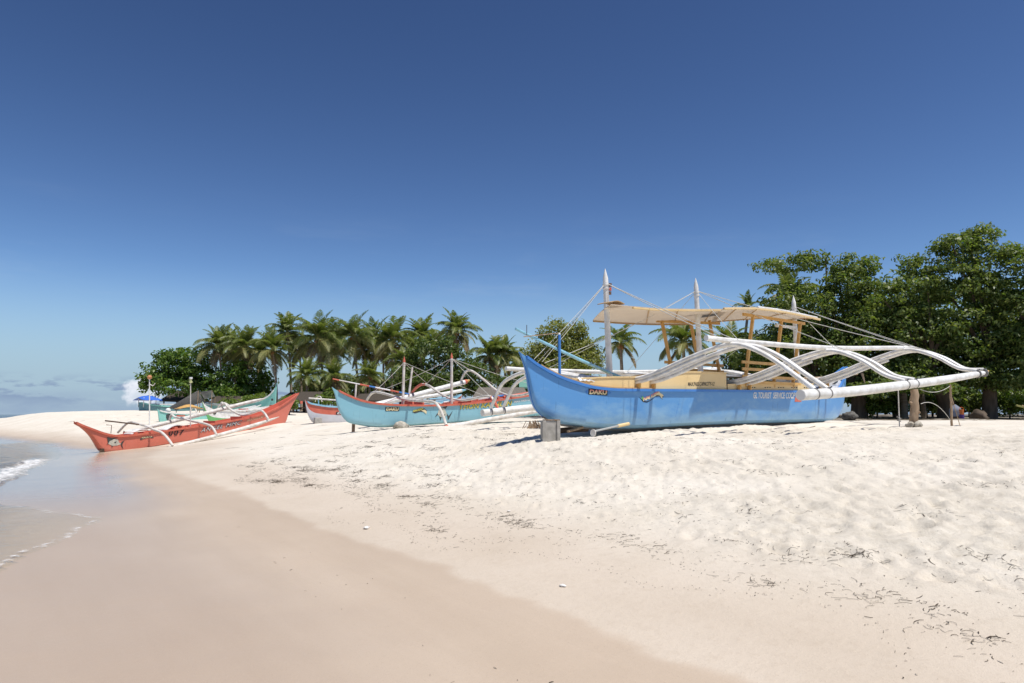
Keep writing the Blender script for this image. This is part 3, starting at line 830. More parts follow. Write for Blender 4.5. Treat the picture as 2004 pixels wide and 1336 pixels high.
# outriggers
BEAM = [(-4.72, 1.80), (-4.52, 2.10), (-4.2, 2.40), (-3.7, 2.60), (-3.2, 2.68), (-2.5, 2.66), (-1.6, 2.52), (-0.7, 2.41), (0.2, 2.36), (0.66, 2.385), (1.2, 2.51), (1.74, 2.68), (2.3, 2.83), (2.81, 2.925), (3.2, 2.87), (3.67, 2.64), (4.1, 2.33), (4.5, 2.02)]
nf = [fb.pix(x, y, 4.5) for x, y in ((1567, 773), (1640, 768), (1700, 762), (1780, 752), (1840, 744), (1900, 734), (1928, 729))]
near_float = path_part('outrigger_float', fb, [(s, 4.5, z) for s, z in nf], [0.092, 0.092, 0.092, 0.09, 0.088, 0.075, 0.045], M['white'], blue, 16, 5)
path_part('float_end', fb, [(nf[0][0] - 0.012, 4.5, nf[0][1]), (nf[0][0] - 0.001, 4.5, nf[0][1])], 0.088, M['float_cap'], near_float, 16, 1)
e = nf[-1]; path_part('float_tip', fb, [(e[0] - 0.01, 4.5, e[1]), (e[0] + 0.22, 4.5, e[1] + 0.05)], [0.047, 0.02], M['ochre'], near_float, 10, 1)
ff_ = [fb.pix(x, y, -4.70) for x, y in ((944, 808), (990, 803), (1040, 797.5))]
ff_ += [(ff_[-1][0] + 3.0, ff_[-1][1] + 0.16), (ff_[-1][0] + 6.2, ff_[-1][1] + 0.65)]
far_float = path_part('outrigger_float', fb, [(s, -4.70, z) for s, z in ff_], [0.095, 0.095, 0.095, 0.09, 0.05], M['white'], blue, 16, 5)
def float_z(F, s): return lerp_poly(F, s)
STN = [(3.05, 0.0, 0.0), (6.62, 0.05, 0.10), (10.55, 0.20, 0.42)]
beams = []
for s0, dzi, dzo in STN:
    for ds in (-0.22, 0.22):
        pts = []
        for w, z in BEAM:
            a = abs(w) / 4.5; zz = z + dzi + (dzo - dzi) * a ** 1.5
            if w > 4.2: zz = max(zz, float_z(nf, s0 + ds) + 0.08)
            if w < -4.4: zz = float_z(ff_, s0 + ds) + (0.07 if w < -4.6 else 0.34)
            pts.append((s0 + ds, w, zz))
        b = path_part('outrigger_beam', fb, pts, [0.045] * 3 + [0.049] * 12 + [0.045] * 3, M['white'], blue, 9, 4)
        beams.append(pts)
        mid = [(p[0], p[1], p[2] - 0.080) for p in pts if -1.0 < p[1] < 2.4]
        path_part('beam_splice', fb, mid, 0.034, M['white'], b, 8, 3)
        for sd, F in ((1, nf), (-1, ff_)):
            q = s0 + ds; z = float_z(F, q)
            path_part('lashing', fb, [(q - 0.018, (4.5 if sd > 0 else -4.70), z), (q + 0.018, (4.5 if sd > 0 else -4.70), z + 0.003)], 0.097, M['dark_rope'], b, 16, 1)
            c = [p for p in pts if p[1] * sd > 4.2][-1 if sd > 0 else 0]
            path_part('lashing_peg', fb, [(q - 0.05, c[1] + 0.02, z + 0.06), (q + 0.10, c[1] + 0.03, z + 0.12)], 0.012, M['black'], b, 5, 1)
        for sd in (1, -1):
            bw = hb.beam(s0 + ds)
            zb = [p[2] for p in pts if abs(p[1] - 0.2) < 0.1][0]
            MB().bar(fb.L(s0 + ds, sd * (bw + 0.03), hb.zs(s0 + ds) + 0.024), fb.L(s0 + ds + 0.02, sd * (bw + 0.03), zb - 0.03), 0.09, 0.045).build('beam_bracket', M['ochre'], b, smooth=False)
for w, dz in ((2.85, 0.085), (-3.1, 0.06)):
    pts = []
    for s, q in ((2.1, 0), (3.05, 0), (6.62, 1), (10.55, 2), (11.0, 2)):
        P = beams[q * 2]; zz = float(np.interp(w, [p[1] for p in P], [p[2] for p in P]))
        pts.append((s, w, zz + dz))
    path_part('stringer_pole', fb, pts, 0.055, M['white'], blue, 9, 4)
# masts
m1, t1 = mast(fb, 2.55, 2.0, 4.80, 0.075, 0.060, M['white'], blue, rake=-0.10)
m2, t2 = mast(fb, 5.78, 2.1, 4.98, 0.075, 0.060, M['white'], blue, rake=-0.11)
s3, z3 = fb.pix(1554, 578); m3, t3 = mast(fb, s3 + 0.05, 2.1, z3, 0.075, 0.060, M['white'], blue, rake=-0.08)
MB().bar(fb.L(t3[0] - 0.02, 0.03, t3[2] - 0.62), fb.L(t3[0] - 0.9, -0.05, t3[2] - 0.62), 0.07, 0.07).build('mast_arm', M['white'], m3, smooth=False)
for k, c in enumerate(('iron', 'coral', 'iron')):
    path_part('pulley', fb, [(t1[0] + 0.11, 0.02, t1[2] + 0.0 - 0.09 * k), (t1[0] + 0.11, 0.02, t1[2] - 0.07 - 0.09 * k)], 0.045 - 0.006 * k, M[c], m1, 8, 1)
# bow sprit and its post
a = fb.pix(1009, 643); c = fb.pix(1234, 748)
path_part('bowsprit_pole', fb, [(a[0], 0, a[1]), (a[0] * 0.5 + c[0] * 0.5, 0.02, (a[1] + c[1]) / 2 - 0.03), (c[0], 0.05, c[1])], [0.028, 0.034, 0.036], M['sprit_blue'], blue, 8, 4)
p0, p1 = fb.pix(1090, 724), fb.pix(1090, 655)
post = path_part('bow_post', fb, [(p0[0], 0.08, p0[1] - 0.2), (p0[0], 0.08, p1[1])], 0.030, M['rail_blue'], blue, 8, 1)
path_part('post_tip', fb, [(p0[0], 0.08, p1[1] + 0.001), (p0[0], 0.08, p1[1] + 0.03)], [0.030, 0.016], M['letter_white'], post, 8, 1)
q0, q1 = fb.pix(1022, 659), fb.pix(1090, 652)
path_part('cross_stick', fb, [(q0[0], 0.05, q0[1]), (q1[0], 0.05, q1[1])], 0.010, M['wood'], blue, 5, 1)
q0, q1 = fb.pix(1029, 656), fb.pix(1029, 636)
path_part('marker_stick', fb, [(q0[0], 0.03, q0[1]), (q1[0], 0.03, q1[1])], 0.007, M['dark_wood'], blue, 5, 1)
# stays
def bp(q, w): 
    P = beams[q]; return (P[0][0], w, float(np.interp(w, [p[1] for p in P], [p[2] for p in P])) + 0.05)
bow_a, bow_b = fb.pix(1045, 703), fb.pix(1058, 708)
rope(fb, t1, (bow_a[0], 0, bow_a[1]), blue, 0.008)
rope(fb, t1, (bow_b[0], 0.05, bow_b[1]), blue, 0.007)
rope(fb, t2, (bow_b[0] + 0.1, 0, bow_b[1] - 0.02), blue, 0.009, 0.10)
rope(fb, t1, bp(0, 2.85), blue, 0.012); rope(fb, t1, bp(1, 2.9), blue, 0.012)
rope(fb, t1, bp(0, -3.0), blue, 0.009); rope(fb, t2, bp(1, -3.0), blue, 0.008)
rope(fb, t2, bp(0, 3.1), blue, 0.008); rope(fb, t2, bp(3, 3.15), blue, 0.011); rope(fb, t2, bp(5, 3.2), blue, 0.012, 0.05)
rope(fb, t3, bp(4, 3.2), blue, 0.011); rope(fb, t3, bp(5, 3.3), blue, 0.011); rope(fb, t3, bp(2, 3.1), blue, 0.009)
rope(fb, t2, bp(2, -3.0), blue, 0.008); rope(fb, t3, bp(4, -3.0), blue, 0.008)
# awning on its frame of posts
def edge_at(E, t):
    i = t * (len(E) - 1); return [float(np.interp(i, range(len(E)), [p[j] for p in E])) for j in range(3)]
def sheet_rows(nE, fE, n=20, m=12, arch=0.05):
    rows = []
    for k in range(n + 1):
        a, b = edge_at(nE, k / n), edge_at(fE, k / n); row = []
        for j in range(m + 1):
            r = j / m; sag = -0.045 * math.sin(math.pi * r) * (0.3 + 0.7 * abs(math.sin(k / n * math.pi * 3)))
            row.append(fb.L(a[0] + (b[0] - a[0]) * r, a[1] + (b[1] - a[1]) * r, a[2] + (b[2] - a[2]) * r + arch * math.sin(math.pi * r) + sag))
        rows.append(row)
    return rows
def edge(px, w): return [(q[0], w, q[1]) for q in [fb.pix(x, y, w) for x, y in px]]
WN, WR, WF = 0.62, 1.48, -1.2
nE = edge([(1196, 596), (1240, 600), (1290, 604), (1350, 605), (1424, 605)], WN)
fE = edge([(1160, 627), (1225, 631.5), (1290, 633.5), (1340, 633), (1400, 630)], WF)
nR = edge([(1418, 603.5), (1455, 603), (1490, 604.5), (1545, 612), (1606, 625)], WR)
fR = edge([(1392, 630), (1430, 627), (1465, 624.5), (1500, 623), (1536, 627)], WF)
rows = sheet_rows(nE, fE); rows2 = sheet_rows(nR, fR, 14)
awning = MB().slab(rows, (0, 0, 0.012)).build('awning', M['awning'], blue)
awning2 = MB().slab([[v + Vector((0, 0, 0.015)) for v in r] for r in rows2], (0, 0, 0.012)).build('awning', M['awning'], blue)
path_part('awning_pole', fb, [(p[0], p[1] - 0.02, p[2] - 0.02) for p in nE[1:]], 0.026, M['cream'], awning, 7, 4)
path_part('awning_pole', fb, [(p[0], p[1] + 0.02, p[2] - 0.02) for p in fE], 0.02, M['tan'], awning, 7, 4)
path_part('awning_pole', fb, [(p[0], p[1] - 0.02, p[2]) for p in nR], 0.028, M['cream'], awning2, 7, 4)
path_part('awning_pole', fb, [(p[0], p[1] - 0.10, p[2] + 0.055) for p in nR[2:]], 0.030, M['white'], awning2, 7, 4)
path_part('awning_pole', fb, [(p[0], p[1] + 0.02, p[2]) for p in fR], 0.02, M['tan'], awning2, 7, 4)
for RW, ks, par in ((rows, (8, 13, 18), awning), (rows2, (2, 6, 10, 13), awning2)):
    for k in ks: MB().tube([v + Vector((0, 0, -0.02)) for v in RW[k]], 0.016, 6).build('awning_rib', M['tan'], par)
fl = [fb.L(nE[0][0] + 0.02 + 0.42 * i / 4, WN - 0.02 - 0.4 * j / 3, nE[0][2] + 0.05 + 0.05 * math.sin(i / 4 * 3.1)) for i in range(5) for j in range(4)]
MB().slab([fl[i * 4:i * 4 + 4] for i in range(5)], (0, 0, 0.015)).build('corner_flap', M['tan'], awning)
pk = [rows[17][j] + Vector((0, 0, -0.035)) for j in (4, 5, 6)]; pk2 = [rows[19][j] + Vector((0, 0, -0.035)) for j in (3, 4, 5)]
MB().slab([pk, pk2], (0, 0, 0.006)).build('awning_patch', M['black'], awning)
def roof_z(s, w):
    zn = lerp_poly([(p[0], p[2]) for p in nE + nR[1:]], s); zf = lerp_poly([(p[0], p[2]) for p in fE + fR[1:]], s); r = (1.0 - w) / 2.2
    return zn + (zf - zn) * min(1, max(0, r))
nposts = [fb.pix(x, y, 0.62)[0] for x, y in ((1462, 745), (1518, 735), (1555, 738))]
fposts = [fb.pix(x, y, -0.62)[0] for x, y in ((1316, 715), (1372, 725), (1409, 725))]
for k, s in enumerate(nposts):
    MB().bar(fb.L(s - 0.02, 0.53, zdeck - 0.02), fb.L(s + 0.08, 0.80, roof_z(s, 0.9) - 0.03), 0.072, 0.055).build('awning_post', M['ochre'], blue, smooth=False)
for k, s in enumerate(fposts):
    MB().bar(fb.L(s, -0.53, zdeck - 0.02), fb.L(s - 0.16, -0.80, roof_z(s, -0.9) + 0.02), 0.072, 0.055).build('awning_post', M['ochre'], blue, smooth=False)
for sd, P, zz in ((1, nposts, (0.22, 0.36, 0.54, 0.71)), (-1, fposts, (0.24, 0.40, 0.56, 0.72))):
    for z in zz:
        s0, s1 = P[0] - 0.25, P[-1] + 0.22
        MB().bar(fb.L(s0, sd * 0.66, zdeck + z), fb.L(s1, sd * 0.66, zdeck + z + 0.01), 0.03, 0.07).build('back_slat', M['ochre'], blue, smooth=False)
for sd, P in ((1, nposts), (-1, fposts)):
    MB().bar(fb.L(P[0] - 0.35, sd * 0.80, roof_z(P[0], sd * 0.8) - 0.03), fb.L(P[-1] + 0.3, sd * 0.80, roof_z(P[-1], sd * 0.8) - 0.03), 0.05, 0.07).build('roof_rail', M['ochre'], blue, smooth=False)
# pair of loose bamboo poles laid aft, stern boards
a, b = fb.pix(1540, 742, 0.3), fb.pix(1678, 732, 0.3)
path_part('bamboo_pole', fb, [(a[0], 0.3, a[1]), ((a[0] + b[0]) / 2, 0.3, (a[1] + b[1]) / 2 - 0.02), (b[0], 0.3, b[1])], [0.03, 0.028, 0.018], M['wood'], blue, 7, 3)
for sd in (1, -1):
    wst = lambda q, z: max(0.03, hb.beam(q) - 0.045)
    sb = [fb.pix(x, y, wst) for x, y in ((1596, 765), (1612, 755.5), (1630, 747.5), (1648.5, 739.5), (1646, 747), (1641, 755), (1634, 761.5), (1622, 765))]
    tri = tessellate_polygon([[Vector((q, z, 0)) for q, z in sb]]); n_ = len(sb); m = MB()
    m.add([fb.L(q, sd * (wst(q, z) + 0.012), z) for q, z in sb] + [fb.L(q, sd * (wst(q, z) - 0.012), z) for q, z in sb], [tuple(t) for t in tri] + [tuple(i + n_ for i in t[::-1]) for t in tri] + [(i, (i + 1) % n_, (i + 1) % n_ + n_, i + n_) for i in range(n_)])
    sbo = m.build('stern_board', M['white'], blue, smooth=False)
    if sd > 0: decal('hand_hole_dark', [[(1627, 752), (1633, 747.5), (1639.5, 744.5), (1638.5, 747), (1633, 751.5)]], fb, wst, M['black'], sbo, 0.016)  # opening is not cut through; its dark inside is painted black
path_part('stem_band', fb, [(q, 0, z) for q, z in hb.keel[:46]], 0.014, M['rail_blue'], blue, 6, 1)
for x, y0, y1 in ((1262, 768, 836), (1436, 768, 829)):
    decal('plank_seam', [[(x, y0), (x + 0.5, y0), (x + 0.5, y1), (x, y1)]], fb, lambda q, z: hb.w(q, z), M['rail_blue'], blue, 0.0025)
# propeller shaft, its strut and fin under the hull
a, b = fb.pix(1232, 829, 0.70), fb.pix(1160, 844, 0.70)
shaft = path_part('propeller_shaft', fb, [(a[0], 0.66, a[1]), (b[0], 0.72, b[1])], 0.020, M['stainless'], blue, 8, 1)
path_part('shaft_sleeve', fb, [(a[0] - 0.32, 0.665, a[1] - 0.045), (a[0] + 0.02, 0.66, a[1])], 0.036, M['cream'], shaft, 8, 1)
c = fb.L(b[0] - 0.01, 0.72, b[1] - 0.03)
m = MB(); m.tube([c + Vector((-0.008, 0, 0)), c + Vector((0.008, 0, 0))], 0.075, 14); m.build('propeller_blade', M['old_white'], shaft)
a, b = fb.pix(1140, 836, 0.1), fb.pix(1108, 844, 0.1)
path_part('skeg_pole', fb, [(a[0], 0.1, a[1]), (b[0], 0.15, b[1])], 0.03, M['wood'], blue, 7, 1)
# name plate, ribbon and lettering
hw = lambda s, z: hb.w(s, z)
decal('name_plate', [[(1151.5, 760.2), (1189.5, 761.0), (1188.5, 774), (1151, 771.8)]], fb, hw, M['black'], blue, 0.004)
decal('plate_arrow', [[(1150, 761.5), (1145, 766), (1149.5, 771)], [(1191, 763), (1196, 768.5), (1190, 773)]], fb, hw, M['rail_blue'], blue, 0.004)
letters('name_lettering', 'DAKU', fb, hw, (1153, 770.8), (1187.5, 772.4), 9.2, M['letter_gradient'], blue, 0.055, 0.1, 0.009, rise=True)
rib_up = [(1250 + 46 * t, 776.5 + 6.5 * math.sin(t * 6.0 + 0.2) * 0 + (6 if t < 0.3 else 0)) for t in (0, 1)]
decal('ribbon', [[(1250, 776), (1258, 783), (1264, 785.5), (1272, 783), (1282, 776), (1290, 768.5), (1296, 772), (1299, 777), (1295, 777), (1297, 782), (1290, 775), (1284, 774), (1276, 782), (1266, 787.5), (1258, 786)]], fb, hw, M['black'], blue, 0.004)
decal('ribbon_tail', [[(1284, 771), (1290, 768), (1296.5, 771.5), (1298.5, 775), (1294.5, 776), (1296, 780.5), (1290, 773.5), (1285.5, 773)]], fb, hw, M['letter_cream'], blue, 0.007)
decal('ribbon_tail', [[(1252, 777), (1256, 779), (1256, 774), (1261, 779), (1258.5, 783)]], fb, hw, M['green'], blue, 0.007)
letters('ribbon_lettering', 'NAUGISA', fb, hw, (1258, 785), (1291, 769), 6.8, M['letter_gradient'], blue, 0.05, 0.1, 0.010, curve=lambda t: 1.6 * math.sin(t * math.pi) , rise=True, space=0.85)
letters('capacity_lettering', 'MAX.PASS.CAPACITY-12', fb, wfb, (1346, 755.0), (1398, 754.5), 7.6, M['black'], blue, 0.012, 0.25, 0.005)
letters('owner_lettering', 'GL TOURIST  SERVICE COOP', fb, hw, (1474, 779.6), (1556, 780), 13.0, M['letter_white'], blue, 0.03, 0.28, 0.006)
decal('owner_patch', [[(1556, 777), (1568, 777), (1568, 786), (1555, 786)]], fb, hw, M['coral'], blue, 0.004)
decal('plank_seam', [[(1527, 768), (1527.7, 768), (1527.7, 826), (1527, 826)], [(1328, 789), (1328.5, 789), (1322, 815), (1321.5, 815)]], fb, hw, M['rail_blue'], blue, 0.003)

# ---------- the teal boat
ft = Frame(-6.58, 26.3, 0.785, 0.62, 1.22)
tealb = boat_root('outrigger_boat', ft, 'teal outrigger boat with coral gunwale and a painted leaping fish beside the blue boat')
sheer = [(650, 757), (662, 765), (680, 774), (705, 784), (735, 790), (770, 793), (820, 794), (880, 793), (950, 787), (1000, 780), (1045, 773), (1090, 764), (1125, 752), (1140, 742)]
keel = [(650, 759), (656, 772), (660, 790), (667, 808), (678, 822), (692, 829), (740, 836), (790, 834.5), (860, 829.5), (950, 823), (1040, 815), (1100, 810), (1125, 800), (1134, 775), (1140, 744)]
ht = Hull(ft, sheer, keel, 0.52, 4.4, 3.2)
ht.skin('hull', M['teal'], tealb)
for sd in (1, -1):
    ht.strip('gunwale', M['coral'], tealb, sd, 0.2, ht.L - 0.1, -0.03, 0.06, -0.02, 0.055)
wt = lambda s, z: ht.w(s, z)
ztd = ht.zs(5.0)
MB().slab([[ft.L(s, -ht.beam(s) + 0.05, ht.zs(s) - 0.12), ft.L(s, ht.beam(s) - 0.05, ht.zs(s) - 0.12)] for s in np.linspace(0.8, 10.5, 20)], (0, 0, -0.02)).build('deck', M['coral'], tealb)
for s in (3.15, 3.6, 5.9, 7.3):
    m = MB(); b = ht.beam(s); z = ht.zs(s)
    m.box(ft.L(s, 0, z + 0.09), (0.07, 2 * b * 0.9, 0.20)); m.build('thwart', M['coral'], tealb, smooth=False)
def bm(f, px, s): return [(s, *f.pixw(x, y, s)) for x, y in px]
S1, S2, S3 = 2.9, 5.3, 7.9
tb = [bm(ft, [(715, 792), (719, 781), (727, 770), (738, 767), (760, 772), (790, 781), (820, 784), (845, 785.5), (856, 792), (865, 808), (873, 831)], S1),
      bm(ft, [(803, 773), (812, 761), (823, 753), (833, 752), (845, 758), (862, 770), (880, 779), (905, 783), (930, 779), (950, 775), (961, 777), (968, 787), (978, 806)], S2),
      bm(ft, [(902, 746), (906, 736), (913, 726), (921, 725), (932, 731), (955, 750), (975, 766), (1000, 774), (1030, 771), (1060, 757), (1075, 755), (1086, 765), (1096, 785)], S3)]
for k, pts in enumerate(tb):
    b = path_part('outrigger_beam', ft, pts, 0.052, M['old_white'], tealb, 8, 4)
    if k == 1:
        for seg in (pts[:4], pts[-3:]):
            path_part('beam_sleeve', ft, [(s, w, z + 0.001) for s, w, z in seg], 0.058, M['coral'], b, 8, 4)
n0, n1 = tb[0][-1], tb[1][-1]
wn_ = (n0[1] + n1[1]) / 2
nfl = [ft.pix(x, y, wn_) for x, y in ((876, 835.5), (940, 824), (1010, 811.5), (1090, 797))]
o = path_part('outrigger_float', ft, [(s, wn_, z) for s, z in nfl], [0.085, 0.088, 0.088, 0.06], M['old_white'], tealb, 12, 4)
path_part('float_end', ft, [(nfl[0][0] - 0.10, wn_, nfl[0][1] - 0.02), (nfl[0][0] + 0.002, wn_, nfl[0][1])], 0.087, M['coral'], o, 12, 1)
wf_ = (tb[0][0][1] + tb[1][0][1] + tb[2][0][1]) / 3
ffl = [ft.pix(x, y, wf_) for x, y in ((712, 797), (785, 780), (850, 763), (909, 747.5))]
o = path_part('outrigger_float', ft, [(s, wf_, z) for s, z in ffl], [0.115, 0.115, 0.115, 0.11], M['white'], tealb, 12, 4)
q = ft.pix(913, 746, wf_); q2 = ft.pix(919, 743.5, wf_)
path_part('float_tip', ft, [(ffl[-1][0], wf_, ffl[-1][1]), (q[0], wf_, q[1])], [0.111, 0.10], M['coral'], o, 12, 1)
path_part('float_tip', ft, [(q[0], wf_, q[1]), (q2[0], wf_, q2[1])], [0.09, 0.03], M['ochre'], o, 10, 1)
for x, y in ((806, 774), (903, 749)):
    s, z = ft.pix(x, y, wf_); path_part('lashing', ft, [(s - 0.03, wf_, z), (s + 0.03, wf_, z + 0.02)], 0.12, M['dark_rope'], o, 12, 1)
tm = []
for (x0, y0, x1, y1) in ((788, 792, 791, 697), (884, 788, 884, 690)):
    s, z = ft.pix(x0, y0); s1, z1 = ft.pix(x1, y1)
    o, t = mast(ft, s, z - 0.2, z1, 0.060, 0.050, M['old_white'], tealb, rake=s1 - s, tip_mat=M['coral'], point=0.24); tm.append(t)
s, z = ft.pix(800, 776, -0.2); s1, z1 = ft.pix(807, 718, -0.2)
path_part('pole', ft, [(s, -0.2, z), (s1, -0.2, z1)], [0.045, 0.038], M['old_white'], tealb, 8, 1)
a, b = ft.pix(651, 741), ft.pix(800, 771)
segs = ((0, 0.08, 'coral'), (0.08, 0.2, 'rope'), (0.2, 0.34, 'letter_white'), (0.34, 0.46, 'coral'), (0.46, 0.54, 'rail_blue'), (0.54, 0.74, 'letter_white'), (0.74, 0.86, 'coral'), (0.86, 1.0, 'rail_blue'))
sp = empty('bowsprit_pole', (0, 0, 0)); sp.parent = tealb
for t0, t1_, mm in segs:
    P = [(a[0] + (b[0] - a[0]) * t, 0, a[1] + (b[1] - a[1]) * t) for t in (t0, t1_)]
    path_part('pole_band', ft, P, 0.030 if t0 > 0.2 else 0.022, M[mm], sp, 8, 1)
s, z = ft.pix(695, 778); s1, z1 = ft.pix(697, 752)
path_part('bow_post', ft, [(s, 0, z - 0.1), (s1, 0, z1)], 0.035, M['old_white'], tealb, 8, 1)
def tbp(k, i): return tb[k][i]
rope(ft, tm[0], (ft.pix(735, 764)[0], 0, ft.pix(735, 764)[1]), tealb, 0.012, 0.03)
rope(ft, tm[0], tbp(1, 4), tealb, 0.012); rope(ft, tm[0], tbp(1, -4), tealb, 0.011)
rope(ft, tm[1], tbp(1, 3), tealb, 0.012); rope(ft, tm[1], tbp(0, 3), tealb, 0.012, 0.06); rope(ft, tm[1], tbp(2, 3), tealb, 0.011)
rope(ft, tm[1], tbp(1, -3), tealb, 0.012); rope(ft, tm[1], tbp(2, -4), tealb, 0.012, 0.05); rope(ft, tm[1], (8.6, 0, ht.zs(8.6)), tealb, 0.011)
# loose gear lying along the teal boat: painted poles and a folded blue sheet
for (x0, y0, x1, y1, mm, r, w) in ((868, 787, 905, 782, 'letter_white', 0.03, -0.1), (900, 784, 935, 781, 'coral', 0.05, 0.1), (935, 781, 955, 778, 'letter_white', 0.045, 0.1), (955, 778, 985, 774, 'rail_blue', 0.045, 0.1), (745, 791, 775, 778, 'letter_white', 0.03, 0.0), (985, 777, 1045, 767, 'coral', 0.06, 0.2), (720, 789, 745, 791, 'coral', 0.05, 0.1), (840, 781, 872, 779, 'sprit_blue', 0.035, -0.2)):
    a, b = ft.pix(x0, y0, w), ft.pix(x1, y1, w)
    path_part('spare_pole', ft, [(a[0], w, a[1]), (b[0], w, b[1])], r, M[mm], tealb, 7, 1)
decal('name_plate', [[(754, 796.2), (781.5, 796.2), (781, 804.3), (754, 804.3)]], ft, wt, M['black'], tealb, 0.008)
letters('name_lettering', 'DAKU', ft, wt, (755.3, 803.4), (780.3, 803.4), 6.4, M['letter_cream'], tealb, 0.05, 0.15, 0.016)
decal('ribbon', [[(806, 806), (812, 803), (820, 799.5), (830, 799), (835, 803), (834, 809), (829, 806), (822, 805.5), (812, 808.5)]], ft, wt, M['fish_dark'], tealb, 0.008)
letters('ribbon_lettering', 'NAUGISA', ft, wt, (808, 806.5), (828, 801), 4.2, M['letter_yellow'], tealb, 0.05, 0.1, 0.018)
decal('ribbon_tail', [[(824, 803), (831, 801), (835, 805), (834, 810), (830, 806.5)]], ft, wt, M['letter_cream'], tealb, 0.014)
# leaping fish
decal('painted_fish', [[(856, 811), (858, 803), (864, 797), (870, 800), (873, 806), (874, 812), (869, 817), (861, 815)]], ft, wt, M['fish_pale'], tealb, 0.008)
decal('fish_fin', [[(864, 797), (872, 795), (878, 791), (872, 800)], [(851, 816), (856, 808), (857, 811)], [(859, 815), (862, 823), (864, 816)], [(874, 809), (878, 814), (886, 803), (882, 812), (879, 818), (880, 827), (876, 821), (875, 814)], [(866, 809), (871, 811), (870, 814)]], ft, wt, M['fish_dark'], tealb, 0.012)
letters('boat_lettering', 'THON KATHLEN', ft, wt, (899, 801), (1002, 793.5), 9.5, M['letter_yellow'], tealb, 0.03, 0.25, 0.016, outline=M['fish_dark'], halo=0.035, space=1.05)
letters('capacity_lettering', 'MAX PASS CAP', ft, wt, (1006, 788), (1042, 783), 4, M['letter_white'], tealb, 0.02, 0.1, 0.014)

# ---------- the coral and grey boat half hidden behind the teal one
fg = Frame(-10.2, 35.4, 0.785, 0.62, 1.28)
greyb = boat_root('outrigger_boat', fg, 'coral and pale grey outrigger boat standing on blocks behind the teal bow')
sheer = [(597, 782), (604, 789), (615, 792), (640, 796), (670, 797.5), (700, 798), (760, 797), (830, 793), (880, 785), (905, 772)]
keel = [(597, 784), (600, 800), (604, 813), (611, 824), (622, 829), (660, 831), (700, 832), (780, 829), (860, 821), (893, 812), (900, 790), (905, 774)]
hg = Hull(fg, sheer, keel, 0.5, 4.0, 3.0)
hg.skin('hull', M['grey_hull'], greyb, split=lambda s, z: (z - hg.zk(s)) / max(0.01, hg.zs(s) - hg.zk(s)) > 0.60, split_mat=M['coral'])
for sd in (1, -1): hg.strip('gunwale', M['sprit_blue'], greyb, sd, 0.1, hg.L - 0.1, -0.03, 0.05, -0.01, 0.07)
wg = lambda s, z: hg.w(s, z)
decal('name_plate', [[(658, 805.5), (690, 806), (690, 811.5), (657, 811)]], fg, wg, M['black'], greyb, 0.01)
letters('name_lettering', 'DAKU', fg, wg, (659.5, 810.4), (688, 810.8), 4.2, M['letter_white'], greyb, 0.04, 0.2, 0.02)
a, b = fg.pix(604, 779), fg.pix(700, 786)
path_part('bowsprit_pole', fg, [(a[0], 0, a[1]), (b[0], 0, b[1])], 0.045, M['old_white'], greyb, 8, 1)
a, b = fg.pix(623, 781), fg.pix(624, 793)
path_part('bow_post', fg, [(a[0], 0, a[1]), (b[0], 0, b[1] - 0.1)], 0.03, M['sprit_blue'], greyb, 8, 1)
pts = bm(fg, [(617, 786), (619, 779), (624, 775.5), (628, 777), (630, 786)], 2.6)
path_part('hoop', fg, pts, 0.03, M['old_white'], greyb, 7, 4)
a, b = fg.pix(840, 775, -2.4), fg.pix(909, 763, -2.4)
q = fg.pix(903, 764, -2.4)
o = path_part('outrigger_float', fg, [(a[0] - 2.5, -2.4, a[1] - 0.3), (a[0], -2.4, a[1]), (q[0], -2.4, q[1])], [0.10, 0.11, 0.10], M['white'], greyb, 12, 3)
path_part('float_tip', fg, [(q[0], -2.4, q[1]), (b[0] + 0.15, -2.4, b[1] + 0.02)], [0.10, 0.01], M['sprit_blue'], o, 12, 1)
for k, (s, ) in enumerate(((3.2,), (6.8,))):
    zz = hg.zs(s)
    pts = [(s, -2.4, lerp_poly([(a[0] - 2.5, a[1] - 0.3), (q[0], q[1])], s)), (s, -2.1, zz + 0.55), (s, -1.2, zz + 0.35), (s, 0, zz + 0.1), (s, 1.2, zz + 0.12), (s, 1.9, zz - 0.05), (s, 2.3, zz - 0.55)]
    path_part('outrigger_beam', fg, pts, 0.045, M['old_white'], greyb, 7, 4)
zq = hg.zs(5) - 0.6
path_part('outrigger_float', fg, [(2.6, 2.32, zq - 0.1), (5, 2.32, zq), (8.5, 2.32, zq + 0.25)], [0.09, 0.1, 0.06], M['white'], greyb, 10, 3)

# ---------- the coral-red boat at the water's edge
fr = Frame(-17.0, 27.8, 0.39, 0.92, 0.10)
redb = boat_root('outrigger_boat', fr, 'slender coral red outrigger boat numbered 007 with its bow over the wet sand')
sheer = [(145, 824), (152, 828), (165, 833.5), (185, 841), (205, 848), (225, 852), (245, 852.5), (275, 849), (300, 846), (330, 842), (370, 836), (410, 830), (450, 823.5), (490, 816), (520, 808), (545, 797), (565, 784), (586, 768)]
keel = [(145, 826), (158, 835), (170, 844), (181, 855), (190, 868), (197, 879), (206, 885), (230, 885.5), (260, 881.5), (300, 875), (350, 867), (410, 858), (470, 848), (520, 839), (545, 834), (557, 829), (562, 815), (570, 796), (586, 770)]
hr = Hull(fr, sheer, keel, 0.36, 4.0, 3.5)
hr.skin('hull', M['red_hull'], redb)
for sd in (1, -1): hr.strip('gunwale', M['coral'], redb, sd, 0.15, hr.L - 0.15, -0.02, 0.05, -0.05, 0.03)
wr = lambda s, z: hr.w(s, z)
